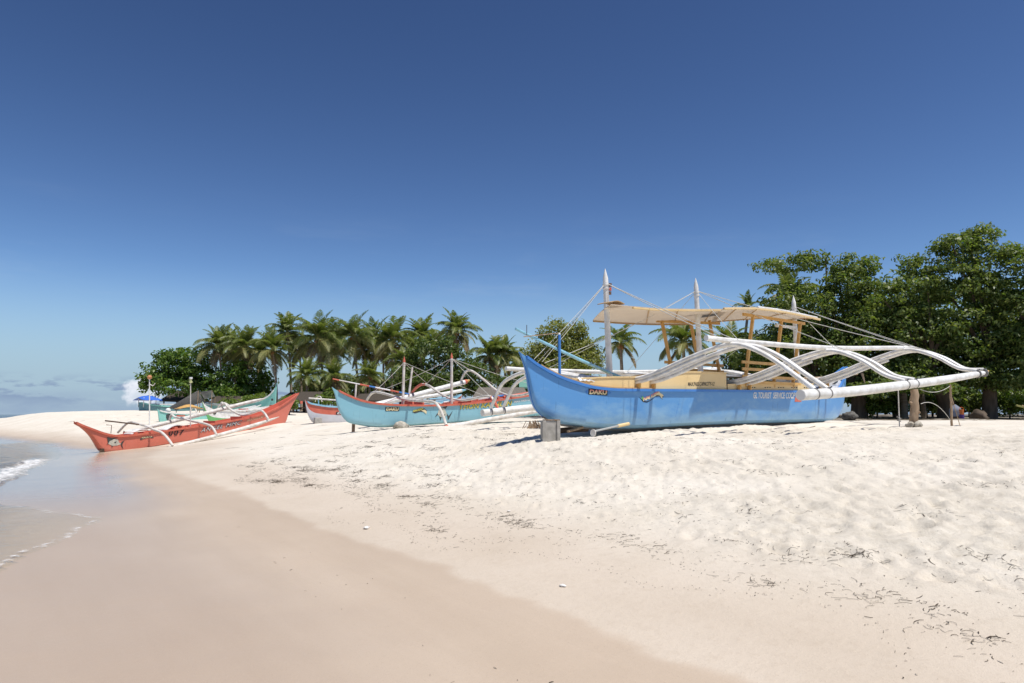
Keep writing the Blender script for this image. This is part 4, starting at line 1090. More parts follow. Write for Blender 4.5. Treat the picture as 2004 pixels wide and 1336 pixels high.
MB().slab([[fr.L(s, -hr.beam(s) + 0.04, hr.zs(s) - 0.16), fr.L(s, hr.beam(s) - 0.04, hr.zs(s) - 0.16)] for s in np.linspace(1.2, 11.8, 20)], (0, 0, -0.02)).build('deck', M['coral'], redb)
for s in (2.6, 4.6, 5.0, 6.9, 8.6):
    MB().box(fr.L(s, 0, hr.zs(s) + 0.03), (0.16, 2 * hr.beam(s) + 0.02, 0.16)).build('thwart', M['coral'], redb, smooth=False)
RS = (3.2, 5.85, 9.05)
rb = [bm(fr, [(277, 831), (288, 834), (300, 840), (316, 846), (329, 859), (338, 872)], RS[0]),
      bm(fr, [(342, 816), (358, 819), (374, 823), (404, 830), (416, 837), (424, 851)], RS[1]),
      bm(fr, [(436, 791), (441, 790), (446, 797), (464, 809), (479, 812), (496, 807), (510, 803), (518, 809), (525, 820)], RS[2])]
for pts in rb: path_part('outrigger_beam', fr, pts, 0.055, M['old_white'], redb, 8, 4)
fz = [fr.pix(x, y, -1.5) for x, y in ((243, 846), (285, 837), (335, 825), (420, 804), (490, 786), (518, 779.5))]
o = path_part('outrigger_float', fr, [(s, -1.5, z) for s, z in fz], [0.075, 0.09, 0.095, 0.10, 0.09, 0.03], M['old_white'], redb, 10, 4)
for s_, (x, y) in ((RS[0], (277, 831)), (RS[1], (342, 816)), (RS[2], (436, 791))):
    w, z = fr.pixw(x, y, s_)
    zf2 = lerp_poly(fz, s_)
    path_part('beam_strut', fr, [(s_, w, z), (s_, (w - 1.5) / 2 - 0.05, max(z, zf2) + 0.10), (s_, -1.5, zf2)], 0.05, M['old_white'], redb, 7, 4)
nz_ = [fr.pix(x, y, 1.42) for x, y in ((327, 877), (380, 863.5), (440, 848), (500, 831), (530, 821), (546, 815.5))]
o = path_part('outrigger_float', fr, [(s, 1.42, z) for s, z in nz_], [0.078, 0.08, 0.085, 0.09, 0.06, 0.015], M['old_white'], redb, 10, 4)
path_part('float_end', fr, [(nz_[0][0] - 0.03, 1.42, nz_[0][1] - 0.01), (nz_[0][0], 1.42, nz_[0][1])], 0.06, M['iron'], o, 10, 1)
a, b = fr.pix(206, 823, -0.2), fr.pix(285, 832, -0.2)
path_part('boat_hook', fr, [(a[0], -0.2, a[1]), (b[0], -0.2, b[1])], 0.028, M['dark_wood'], redb, 6, 1)
a, b, c = fr.pix(217, 848), fr.pix(218.5, 832), fr.pix(208, 831)
path_part('hook_wire', fr, [(a[0], 0, a[1]), (b[0], 0, b[1]), (c[0], 0, c[1])], 0.014, M['iron'], redb, 5, 1)
a, b = fr.pix(373, 834), fr.pix(373, 749)
o = path_part('mast', fr, [(a[0], 0, a[1] - 0.2), (b[0], 0, b[1])], [0.028, 0.022], M['old_white'], redb, 8, 1)
for k, (r, mm) in enumerate(((0.075, 'lamp_yellow'), (0.05, 'lamp_yellow'), (0.075, 'letter_white'))):
    path_part('signal_lamp', fr, [(b[0], 0, b[1] + 0.09 * k), (b[0], 0, b[1] + 0.09 * k + 0.085)], r, M[mm], o, 9, 1)
for (x0, y0, x1, y1, w) in ((318, 842, 352, 834, 0.0), (250, 850, 283, 843, 0.05)):
    a, b = fr.pix(x0, y0, w), fr.pix(x1, y1, w)
    P = [[fr.L(a[0] + (b[0] - a[0]) * t, w + q, a[1] + (b[1] - a[1]) * t + 0.12 * math.sin(math.pi * t) + 0.06 * (0.25 - abs(q))) for q in (-0.25, -0.1, 0.1, 0.25)] for t in np.linspace(0, 1, 8)]
    MB().slab(P, (0, 0, 0.03)).build('folded_sail', M['white'], redb)
letters('number_lettering', '007', fr, wr, (329.5, 853.5), (361, 850.5), 11.5, M['black'], redb, 0.02, 0.3, 0.02, space=1.3)
letters('boat_lettering', 'ANGEL MMC', fr, wr, (392, 846), (473, 829.5), 7.2, M['letter_white'], redb, -0.01, 0.45, 0.025, outline=M['black'], halo=0.05, space=1.15)
letters('capacity_lettering', 'MAX.PASS.CAP', fr, wr, (483, 825), (515, 817), 4.5, M['letter_cream'], redb, 0.0, 0.1, 0.02)
decal('painted_fish', [[(211, 868), (215, 862), (222, 858.5), (230, 859.5), (233, 866), (237, 868.5), (229, 871.5), (219, 872)]], fr, wr, M['fish_pale'], redb, 0.012)
decal('fish_fin', [[(209, 855), (219, 857), (231, 855.5), (222, 859), (214, 863), (211, 868)], [(236, 868), (238, 864), (244, 861.5), (240, 866), (239, 871), (241, 879.5), (237, 873)], [(217, 872), (219, 875.5), (221, 872)], [(207.5, 870), (211, 867), (212, 868.5)], [(222, 866), (228, 863), (226, 867)]], fr, wr, M['fish_dark'], redb, 0.016)
decal('ribbon', [[(273, 859), (280, 855), (290, 853), (300, 855), (300, 857), (290, 856), (282, 858), (275, 861)]], fr, wr, M['fish_dark'], redb, 0.012)
letters('ribbon_lettering', 'NAUGISA', fr, wr, (277, 858), (297, 855.5), 3, M['letter_cream'], redb, 0.03, 0.1, 0.02)

# ---------- smaller boats behind
def small_boat(bx, by, ux, uy, z0, label, sheer, keel, bmax, mat, rail, lb=3.0, ls=2.5, stripe=None, stripe_mat=None):
    f = Frame(bx, by, ux, uy, z0); r = boat_root('outrigger_boat', f, label)
    h = Hull(f, sheer, keel, bmax, lb, ls)
    h.skin('hull', mat, r, split=stripe and (lambda s, z: stripe(h, s, z)), split_mat=stripe_mat)
    for sd in (1, -1): h.strip('gunwale', rail, r, sd, 0.1, h.L - 0.1, -0.03, 0.05, -0.02, 0.06, 30)
    MB().slab([[f.L(s, -h.beam(s) + 0.03, h.zs(s) - 0.15), f.L(s, h.beam(s) - 0.03, h.zs(s) - 0.15)] for s in np.linspace(0.8, h.L - 0.8, 14)], (0, 0, -0.02)).build('deck', rail, r)
    return f, h, r
p = at(308, 815, 45.5)
f5, h5, b5 = small_boat(p.x, p.y, 0.62, 0.78, 1.0, 'mint green outrigger boat with a grey painted emblem on its bow', [(308, 799), (313, 804), (320, 806), (340, 809), (370, 810), (420, 808), (470, 803), (505, 795), (520, 787)],
    [(308, 801), (310, 812), (312, 824), (318, 831), (350, 834), (420, 832), (480, 826), (510, 818), (516, 806), (520, 789)], 0.5, M['mint'], M['white'])
w5 = lambda s, z: h5.w(s, z)
decal('bow_emblem', [[(325, 811), (331, 809.5), (337, 811), (336, 816), (332, 822), (328, 823), (325, 818)]], f5, w5, M['fish_dark'], b5, 0.02)
decal('name_strip', [[(345, 812), (362, 812.3), (362, 814.8), (345, 815)]], f5, w5, M['coral'], b5, 0.03)
o = path_part('buoy', f5, [(f5.pix(329, 806)[0] + d, 0, f5.pix(329, 806)[1] + 0.10) for d in (-0.16, -0.12, -0.05, 0.05, 0.12, 0.16)], [0.03, 0.11, 0.155, 0.155, 0.11, 0.03], M['white'], b5, 12, 1)
a, b = f5.pix(346, 803), f5.pix(362, 800)
m = MB(); n_ = 10
P = [[f5.L(a[0] + 1.6 * i / 6, -0.35 + 0.7 * j / 4, a[1] + 0.1 + 0.28 * math.sin(math.pi * min(1, i / 6)) * math.sin(math.pi * (0.15 + 0.7 * j / 4))) for j in range(5)] for i in range(7)]
m.slab(P, (0, 0, 0.03)).build('net_heap', M['ochre'], b5)
pts = bm(f5, [(372, 806), (376, 799), (381, 798), (384, 804), (386, 809)], 3.4); path_part('outrigger_beam', f5, [(s, w, z) for s, w, z in pts], 0.05, M['old_white'], b5, 7, 4)
p = at(420, 800, 43.0)
f6, h6, b6 = small_boat(p.x, p.y, 0.55, 0.83, 1.0, 'white outrigger boat with a green stripe lying behind the coral red boat', [(396, 785), (402, 792), (412, 798), (425, 802), (450, 804), (480, 803), (510, 800), (540, 795), (555, 787)],
    [(396, 787), (400, 800), (405, 815), (412, 826), (440, 830), (480, 826), (530, 818), (548, 808), (555, 790)], 0.42, M['white'], M['white'], stripe=lambda h, s, z: (z - h.zk(s)) / max(0.01, h.zs(s) - h.zk(s)) < 0.42, stripe_mat=M['green'])
w6 = lambda s, z: h6.w(s, z)
decal('bow_emblem', [[(416, 806), (420, 804), (424, 806), (422, 810), (418, 811)]], f6, w6, M['fish_dark'], b6, 0.02)
decal('name_strip', [[(462, 801.5), (476, 800.5), (476, 803), (462, 804)]], f6, w6, M['coral'], b6, 0.03)
for s in (2.0, 4.2, 6.5):
    MB().box(f6.L(s, 0, h6.zs(s) + 0.02), (0.18, 2 * h6.beam(s), 0.18)).build('thwart', M['coral'], b6, smooth=False)
pts = bm(f6, [(424, 806), (427, 796), (436, 788), (446, 792), (452, 800)], 2.2); path_part('outrigger_beam', f6, pts, 0.055, M['old_white'], b6, 7, 4)
# its bow points to the right, so it is laid out from the stern
p = at(395, 800, 56.0); q = at(541, 770, 50.5)
f7 = Frame(p.x, p.y, q.x - p.x, q.y - p.y, 1.25)
b7 = boat_root('outrigger_boat', f7, 'mint outrigger boat with white rail whose bow rises high above the red stern')
h7 = Hull(f7, [(395, 788), (405, 791), (430, 793), (460, 792), (485, 790), (505, 786), (520, 779), (531, 771), (538, 760), (541, 748)], [(395, 790), (398, 800), (405, 806), (440, 809), (490, 809), (525, 806), (537, 799), (539, 785), (540, 770), (541, 750)], 0.5, 2.5, 3.0)
h7.skin('hull', M['mint'], b7)
for sd in (1, -1): h7.strip('gunwale', M['white'], b7, sd, 0.1, h7.L - 0.2, -0.03, 0.06, -0.02, 0.07, 40)
w7 = lambda s, z: h7.w(s, z)
decal('bow_emblem', [[(531, 781), (533, 779.5), (535.5, 781), (534.5, 784), (531.5, 784)]], f7, w7, M['fish_dark'], b7, 0.03)
p = at(272, 798, 66.0); q = at(470, 798, 74)
f8 = Frame(p.x, p.y, q.x - p.x, q.y - p.y, 1.6)
b8 = boat_root('outrigger_boat', f8, 'long slate green boat under the trees at the far end of the beach')
h8 = Hull(f8, [(271, 786), (275, 788), (285, 790), (300, 793), (340, 796), (400, 796), (440, 795), (470, 792)], [(271, 788), (272, 800), (274, 805), (300, 807), (380, 808), (450, 807), (466, 804), (470, 794)], 0.7, 1.2, 3)
h8.skin('hull', M['slate'], b8)
for sd in (1, -1): h8.strip('gunwale', M['mint'], b8, sd, 0.1, h8.L - 0.2, -0.03, 0.06, -0.02, 0.09, 40)
a = f8.pix(310, 791); MB().box(f8.L(a[0] + 0.9, 0, a[1]), (3.2, 1.0, 0.12)).build('bench_seat', M['white'], b8, smooth=False)
# blue awning over the slate boat
for x in (276, 300):
    a = f8.pix(x, 790, 0); MB().bar(f8.L(a[0], 0.5, a[1] - 0.3), f8.L(a[0], 0.5, a[1] + 0.62), 0.05, 0.05).build('awning_post', M['old_white'], b8, smooth=False)
    MB().bar(f8.L(a[0], -0.5, a[1] - 0.3), f8.L(a[0], -0.5, a[1] + 0.62), 0.05, 0.05).build('awning_post', M['old_white'], b8, smooth=False)
a, b = f8.pix(270, 783), f8.pix(308, 783); zr = f8.pix(290, 774.5)[1]
m = MB(); P = []
for t in np.linspace(0, 1, 9):
    s = a[0] + (b[0] - a[0]) * t
    P.append([f8.L(s, w, a[1] + (zr - a[1]) * (1 - abs(w) / 1.0) * math.sin(math.pi * (0.12 + 0.76 * t)) ** 0.6) for w in (1.0, 0.5, 0.0, -0.5, -1.0)])
m.slab(P, (0, 0, 0.03)).build('awning', M['tarp_blue'], b8)
# grey tarpaulins rigged over two boats behind the mint one
def tarp(name, label, corners, Ys, bow=0.25):
    c = [at(x, y, Yq) for (x, y), Yq in zip(corners, Ys)]
    base = sum(c, Vector()) / 4; base.z = gz(base.x, base.y)
    r = tag(empty(name, base), label, 'tarpaulin', 'grey tarpaulins rigged over the boats')
    rows = []
    for i in range(11):
        u_ = i / 10; rows.append([c[0].lerp(c[1], u_).lerp(c[3].lerp(c[2], u_), j / 8) - base + Vector((0, 0, -bow * math.sin(math.pi * u_) * math.sin(math.pi * j / 8))) for j in range(9)])
    MB().slab(rows, (0, 0, 0.02)).build('sheet', M['tarp_grey'], r)
    for k in (0, 1, 2, 3):
        g = c[k].copy(); g.z = gz(c[k].x, c[k].y)
        MB().tube([g - base, c[k] - base], 0.03, 6).build('pole', M['wood'], r)
    return r
tarp('tarpaulin', 'large sloping grey tarpaulin behind the mint boat', [(331, 797), (388, 764), (400, 786), (345, 803)], [50, 50, 54, 52])
tarp('tarpaulin', 'smaller level grey tarpaulin hung from a thin pole', [(392, 767), (415, 764), (421, 776), (400, 781)], [52, 52, 56, 56], 0.15)

# ------------------------------------------------------------------ trees
def leaf_cloud(name, clumps, size, mat, parent, origin, seed, aspect=0.55, up=0.55):
    """crown of separate leaf blades gathered into flattened sprays; clumps: (centre, radius, flatten, count)"""
    g = np.random.default_rng(seed); Ps, Ns, Ss = [], [], []
    for c, r, fl, n in clumps:
        d = g.normal(size=(n, 3)); d /= np.linalg.norm(d, axis=1)[:, None]
        rr = g.random(n) ** 0.45
        p = d * rr[:, None] * np.array([r, r, r * fl]); Ps.append(p + np.array(c))
        nn = d * np.array([0.7, 0.7, 0.5]) + np.array([0, 0, up]) + g.normal(size=(n, 3)) * 0.45
        Ns.append(nn); Ss.append(size * g.uniform(0.65, 1.25, n))
    P = np.concatenate(Ps); N = np.concatenate(Ns); S = np.concatenate(Ss)[:, None]
    N /= np.linalg.norm(N, axis=1)[:, None]
    T = g.normal(size=P.shape); T -= N * (T * N).sum(1)[:, None]; T /= np.linalg.norm(T, axis=1)[:, None]
    B = np.cross(N, T); P = P - np.array(origin)
    droop = N * 0.12
    v = np.stack([P - T * S * 0.5, P + B * S * aspect * 0.5 + droop * S, P + T * S * 0.55 - droop * S, P - B * S * aspect * 0.5 + droop * S], 1).reshape(-1, 3)
    f = np.arange(len(v)).reshape(-1, 4)
    o = np_mesh(name, v, f, mat, parent)
    o['kind'] = 'stuff'
    return o
def make_tree(name, label, lobes_px, Y, base_px, mat, leaf, n_clump, n_leaf, seed, group, cat='tree', trunk_r=0.22, bark='bark', flat=0.45, clump_r=0.75, depth_k=0.9, trunks=1, limb_n=9):
    """crown lobes are read off the photograph as ellipses (px, py, rx, ry, metres nearer or farther than the trunk)"""
    g = random.Random(seed)
    base = at(base_px, HORIZON, Y); base.z = gz(base.x, base.y)
    root = tag(empty(name, base), label, cat, group)
    mpp = Y / FPX
    lobes = []
    for L in lobes_px:
        px, py, rx, ry = L[:4]; dy = L[4] if len(L) > 4 else 0
        lobes.append((at(px, py, Y + dy), rx * mpp, rx * mpp * depth_k if len(L) < 6 else L[5], ry * mpp))
    vol = [a * b * c for _, a, b, c in lobes]; tot = sum(v ** 0.7 for v in vol)
    clumps, tips = [], []
    for (c, a, b, h), v in zip(lobes, vol):
        k = max(4, int(n_clump * v ** 0.7 / tot))
        for i in range(k):
            th = g.uniform(0, 2 * math.pi); cz = g.uniform(-0.85, 1); q = math.sqrt(max(0, 1 - cz * cz)); rr = g.uniform(0.45, 0.95)
            p = c + Vector((a * rr * q * math.cos(th), b * rr * q * math.sin(th), h * rr * cz))
            r = clump_r * g.uniform(0.55, 1.2)
            clumps.append((tuple(p), r, flat * g.uniform(0.7, 1.3), max(8, int(n_leaf * (r / clump_r) ** 2))))
            tips.append(p)
    leaf_cloud('crown', clumps, leaf, mat, root, base, seed)
    # trunk with limbs running out into the crown
    cen = sum((c for c, *_ in lobes), Vector()) / len(lobes)
    for t in range(trunks):
        mb = MB()
        off = Vector((g.uniform(-0.5, 0.5), g.uniform(-0.4, 0.4), 0)) * (1.2 if trunks > 1 else 0)
        h = max(1.2, (cen.z - base.z) * 0.75)
        top = Vector(((cen.x - base.x) * 0.45 + g.uniform(-.3, .3), (cen.y - base.y) * 0.45, h)) + off
        pts = smooth_path([off + Vector((0, 0, -0.25)), off + Vector((g.uniform(-.1, .1), 0, h * 0.3)), (off + top) / 2 + Vector((g.uniform(-.25, .25), 0, h * 0.12)), top], 5)
        mb.tube(pts, list(np.linspace(trunk_r * 1.25, trunk_r * 0.6, len(pts))), 9)
        for i in range(limb_n):
            tip = g.choice(tips) - base; j = g.randrange(len(pts) // 2, len(pts)); a = pts[j]
            mid = a.lerp(tip, 0.5) + Vector((g.uniform(-.3, .3), g.uniform(-.3, .3), g.uniform(0, .5)))
            q = smooth_path([a, mid, tip], 4)
            mb.tube(q, list(np.linspace(trunk_r * 0.45, 0.025, len(q))), 6)
        mb.build('trunk', M[bark], root)
    return root

G_R = 'broad leaved trees shading the back of the beach'
make_tree('almond_tree', 'dark broad leaved tree with a long leafy bough reaching out above the awning end', [(1545, 517, 70, 13), (1590, 508, 30, 18), (1570, 600, 85, 55), (1545, 680, 80, 50), (1610, 650, 70, 70), (1490, 690, 70, 45, 2), (1560, 745, 90, 35, 1), (1620, 765, 60, 18, -1)], 39, 1600, M['leaf_almond'], 0.21, 470, 46, 11, G_R, trunk_r=0.25, clump_r=0.58)
make_tree('almond_tree', 'dark broad leaved tree with an upright top just to the right of the stern mast', [(1672, 520, 48, 26), (1660, 560, 60, 45), (1700, 620, 75, 60), (1660, 690, 80, 55), (1720, 720, 70, 45), (1700, 762, 70, 18, -2)], 38, 1680, M['leaf_almond'], 0.21, 420, 46, 12, G_R, trunk_r=0.35, clump_r=0.58)
make_tree('almond_tree', 'broad leaved tree with a spiky notch in its top between two taller crowns', [(1790, 525, 30, 34), (1775, 590, 60, 50), (1800, 660, 85, 60), (1760, 730, 80, 38), (1840, 720, 70, 40), (1790, 755, 70, 18, -2)], 37, 1852, M['leaf_almond'], 0.20, 400, 46, 13, G_R, trunk_r=0.38, clump_r=0.58)
make_tree('almond_tree', 'tallest dark broad leaved tree rising behind the float end', [(1880, 478, 55, 28), (1925, 462, 45, 22), (1940, 500, 60, 30), (1870, 545, 75, 50), (1940, 580, 70, 60), (1900, 660, 90, 60), (1960, 690, 60, 50), (1905, 735, 70, 30), (1980, 745, 60, 26, -1)], 36, 1936, M['leaf_almond'], 0.20, 540, 48, 14, G_R, trunk_r=0.3, clump_r=0.58)
make_tree('almond_tree', 'dark broad leaved tree cut off by the right edge of the view', [(2010, 510, 50, 40), (2030, 600, 80, 70), (2040, 690, 90, 60), (2100, 560, 90, 80)], 34.5, 2060, M['leaf_almond'], 0.20, 360, 46, 15, G_R, trunk_r=0.3, clump_r=0.58)
make_tree('almond_tree', 'broad leaved tree filling the gap low behind the stern of the blue boat', [(1500, 720, 60, 40), (1440, 725, 50, 30), (1640, 745, 60, 30), (1450, 690, 35, 40)], 47, 1500, M['leaf_mid'], 0.24, 150, 45, 16, G_R, trunk_r=0.22)
make_tree('almond_tree', 'shadowy broad leaved tree standing deep behind the others', [(1700, 660, 160, 90), (1880, 640, 150, 110), (2040, 640, 150, 110), (1560, 690, 110, 70), (1730, 770, 150, 40), (1950, 765, 150, 45), (1780, 590, 110, 60)], 44, 1760, M['leaf_almond'], 0.30, 560, 44, 17, G_R, trunk_r=0.3, clump_r=1.2)
make_tree('pale_tree', 'pale green twiggy tree standing behind the bow of the blue boat', [(1090, 660, 38, 36), (1065, 690, 38, 34), (1125, 665, 35, 38), (1150, 700, 36, 36), (1100, 715, 75, 34), (1050, 715, 30, 25)], 46, 1105, M['leaf_pale'], 0.18, 430, 46, 21, 'trees at the back of the beach', flat=1.0, clump_r=0.5, trunk_r=0.15)
G_L = 'trees on the point at the left'
make_tree('round_tree', 'round bright green tree at the seaward end of the grove', [(340, 720, 45, 38), (385, 705, 45, 30), (310, 735, 36, 30), (350, 755, 70, 28), (400, 740, 50, 40), (300, 750, 26, 22), (330, 700, 30, 20)], 74, 372, M['leaf_round'], 0.36, 260, 42, 31, G_L, flat=0.6, clump_r=0.8)
make_tree('round_tree', 'low green tree between the round tree and the first palms', [(450, 745, 45, 36), (490, 740, 36, 36), (470, 770, 60, 20), (510, 755, 24, 32), (430, 770, 36, 18)], 72, 436, M['leaf_round'], 0.34, 220, 40, 32, G_L, flat=0.6, clump_r=0.75)
make_tree('round_tree', 'bushy tree below the seventh palm behind the teal boat masts', [(830, 700, 40, 42), (870, 690, 35, 36), (800, 740, 40, 36), (850, 745, 60, 36), (905, 720, 36, 42)], 58, 850, M['leaf_mid'], 0.26, 260, 44, 33, G_L, flat=0.6, clump_r=0.6)
make_tree('round_tree', 'bushy tree behind the raised tail of the outrigger float', [(930, 740, 40, 34), (960, 755, 50, 26), (1005, 755, 36, 28), (890, 760, 44, 24)], 57, 955, M['leaf_mid'], 0.24, 170, 42, 34, G_L, flat=0.6, clump_r=0.6)
make_tree('thicket_tree', 'shadowy low tree filling the space under the tallest palm', [(610, 765, 40, 22), (640, 755, 30, 24), (590, 780, 26, 12)], 82, 622, M['leaf_mid'], 0.32, 170, 40, 35, G_L, flat=0.7, clump_r=0.7)
make_tree('thicket_tree', 'shadowy low tree filling the space behind the thick pale trunk', [(690, 760, 40, 24), (730, 755, 34, 26), (665, 770, 26, 16)], 82, 700, M['leaf_mid'], 0.32, 190, 40, 36, G_L, flat=0.7, clump_r=0.7)
make_tree('thicket_tree', 'shadowy low tree closing the grove behind the forward mast', [(775, 755, 36, 28), (800, 740, 28, 30), (820, 765, 40, 20)], 80, 780, M['leaf_mid'], 0.32, 190, 40, 37, G_L, flat=0.7, clump_r=0.7)
for k, (px, py, rx, ry, Yq, lab) in enumerate(((648, 778, 32, 17, 60, 'leafy shrub beside the dark hut roof behind the grey bow'), (500, 782, 24, 12, 66, 'leafy shrub under the first palms behind the mint hull'), (448, 790, 16, 7, 62, 'small clipped shrub in front of the low green tree'), (566, 787, 12, 9, 58, 'small bush beside the tip of the coral red stern'))):
    make_tree('shrub', lab, [(px, py, rx, ry), (px - rx * .5, py + ry * .4, rx * .6, ry * .7), (px + rx * .5, py + ry * .3, rx * .6, ry * .7)], Yq, px, M['leaf_shrub'], 0.24, 60, 34, 40 + k, 'shrubs below the palms', cat='shrub', trunk_r=0.05, clump_r=0.45, flat=0.8, limb_n=6)
for k, (px, py, rx, ry, Yq, lab) in enumerate(((1715, 792, 28, 17, 38, 'green undergrowth bush to the left of the thick support post'), (1752, 790, 22, 18, 39, 'grassy bush directly behind the thin white stake'), (1815, 788, 24, 16, 41, 'low bush between the two stakes'), (1975, 782, 40, 26, 38, 'tangled bush by the fallen yellow frond'), (1895, 782, 26, 20, 42, 'shaded bush behind the covered bundle'), (1850, 790, 30, 16, 44, 'shaded bush behind the slender brown stake'), (1690, 770, 34, 22, 42, 'tall shaded bush behind the blue stern boulder'), (1780, 775, 40, 24, 45, 'shaded bush behind the pale palm trunk'), (1930, 775, 40, 26, 45, 'shaded bush behind the gnarled root mound'), (2010, 780, 40, 30, 40, 'bright bush cut by the frame edge at the far right'))):
    make_tree('shrub', lab, [(px, py, rx, ry), (px - rx * .5, py + ry * .4, rx * .6, ry * .7), (px + rx * .5, py + ry * .3, rx * .6, ry * .7)], Yq, px, M['leaf_shrub' if k in (0, 1, 3) else 'leaf_mid'], 0.17, 70, 40, 50 + k, 'bushes under the trees', cat='shrub', trunk_r=0.04, clump_r=0.32, flat=0.9, limb_n=6)

# ---------- coconut palms; every frond is a part
def frond_mesh(name, mat, L, lift, bend, seed, npair=44, width=0.72, droop=0.55):
    g = random.Random(seed); mb = MB(); pts = []
    x = z = 0.0; a = lift; n = 14
    for i in range(n + 1):
        pts.append(Vector((x, 0, z))); t = i / n
        a2 = a - bend * t ** 1.25
        x += math.cos(a2) * L / n; z += math.sin(a2) * L / n
    mb.tube([p for p in pts], list(np.linspace(0.05, 0.010, n + 1)), 4); nrib = len(mb.f)
    for k in range(npair):
        t = 0.13 + 0.86 * k / (npair - 1); i = min(n - 1, int(t * n)); p = pts[i].lerp(pts[i + 1], t * n - i)
        d = (pts[i + 1] - pts[i]).normalized(); nrm = Vector((-d.z, 0, d.x))
        ll = width * (math.sin(math.pi * min(1, 0.22 + t * 0.80)) ** 0.75) * g.uniform(0.85, 1.15) + 0.08
        for sd in (-1, 1):
            if g.random() < 0.05: continue
            out = (Vector((0, sd, 0)) * 0.86 + d * (0.42 + 0.35 * t) + nrm * 0.22).normalized()
            m = p + out * ll * 0.5; e = p + out * ll * 0.85 + Vector((0, 0, -droop * ll * g.uniform(0.6, 1.2)))
            w = d * (0.024 + 0.010 * (1 - t))
            mb.add([p - w, p + w, m + w * 1.1, m - w * 1.1, e], [(0, 1, 2, 3), (3, 2, 4)])
    o = mb.build(name, [mat, M['palm_rib']], None, smooth=False)
    o.data.polygons.foreach_set('material_index', [1 if i < nrib else 0 for i in range(len(o.data.polygons))])
    me = o.data; bpy.data.objects.remove(o); return me
def fset(L):
    r = 0.86 * L / 3.2
    mk = lambda mat, lift, bend, sd, dr: frond_mesh('frond', M[mat], L, lift, bend, sd, 44, r, dr)
    return {'up': [mk('frond', 1.30, 0.65, 1, 0.15), mk('frond', 1.12, 1.05, 2, 0.25)], 'mid': [mk('frond', 0.85, 1.55, 3, 0.45), mk('frond', 0.55, 1.5, 4, 0.5)],
            'low': [mk('frond', 0.15, 1.4, 5, 0.6), mk('frond_old', -0.1, 1.2, 6, 0.6)], 'hang': [mk('frond_old', -0.55, 0.75, 7, 0.5), mk('frond_dead', -0.85, 0.6, 8, 0.35)]}
FSETS = [fset(2.95), fset(2.5), fset(3.4)]
nm = MB(); nm.tube([Vector((0, 0, -0.15)), Vector((0, 0, -0.11)), Vector((0, 0, 0)), Vector((0, 0, 0.10)), Vector((0, 0, 0.14))], [0.03, 0.10, 0.13, 0.10, 0.03], 8)
no = nm.build('coconut', M['coconut'], None); NUT = no.data; bpy.data.objects.remove(no)
def palm(cx, cy, Y, bx, label, fs, seed, scale=1.0, counts=(5, 8, 6, 4), nuts=5, group='coconut palms', lean=0.0):
    g = random.Random(seed)
    base = at(bx, HORIZON, Y); base.z = gz(base.x, base.y)
    top = at(cx, cy, Y) - base
    root = tag(empty('coconut_palm', base), label, 'palm tree', group)
    pts = smooth_path([Vector((0, 0, -0.2)), Vector((top.x * 0.18 + lean, 0, top.z * 0.33)), Vector((top.x * 0.55 + lean, 0, top.z * 0.68)), top], 6)
    rad = list(np.linspace(0.15, 0.085, len(pts))); rad[0] = 0.24; rad[1] = 0.18
    MB().tube(pts, rad, 9).build('trunk', M['palm_bark'], root)
    a0 = g.uniform(0, 6.28)
    for kind, n in zip(('up', 'mid', 'low', 'hang'), counts):
        for i in range(n):
            o = bpy.data.objects.new('frond', g.choice(FSETS[fs][kind])); col.objects.link(o); o.parent = root
            o.location = top + Vector((0, 0, -0.05 if kind != 'hang' else -0.2))
            a0 += 2.399
            o.rotation_euler = (g.uniform(-0.25, 0.25), g.uniform(-0.14, 0.14), a0 + g.uniform(-0.3, 0.3))
            k = scale * g.uniform(0.86, 1.1) * (0.97 if kind == 'up' else 1.0); o.scale = (k, k, k)
    for i in range(nuts):
        o = bpy.data.objects.new('coconut', NUT); col.objects.link(o); o.parent = root
        t = g.uniform(0, 6.28); o.location = top + Vector((0.20 * math.cos(t), 0.20 * math.sin(t), -0.22 - 0.16 * g.random()))
    return root
GP = 'coconut palms of the grove'
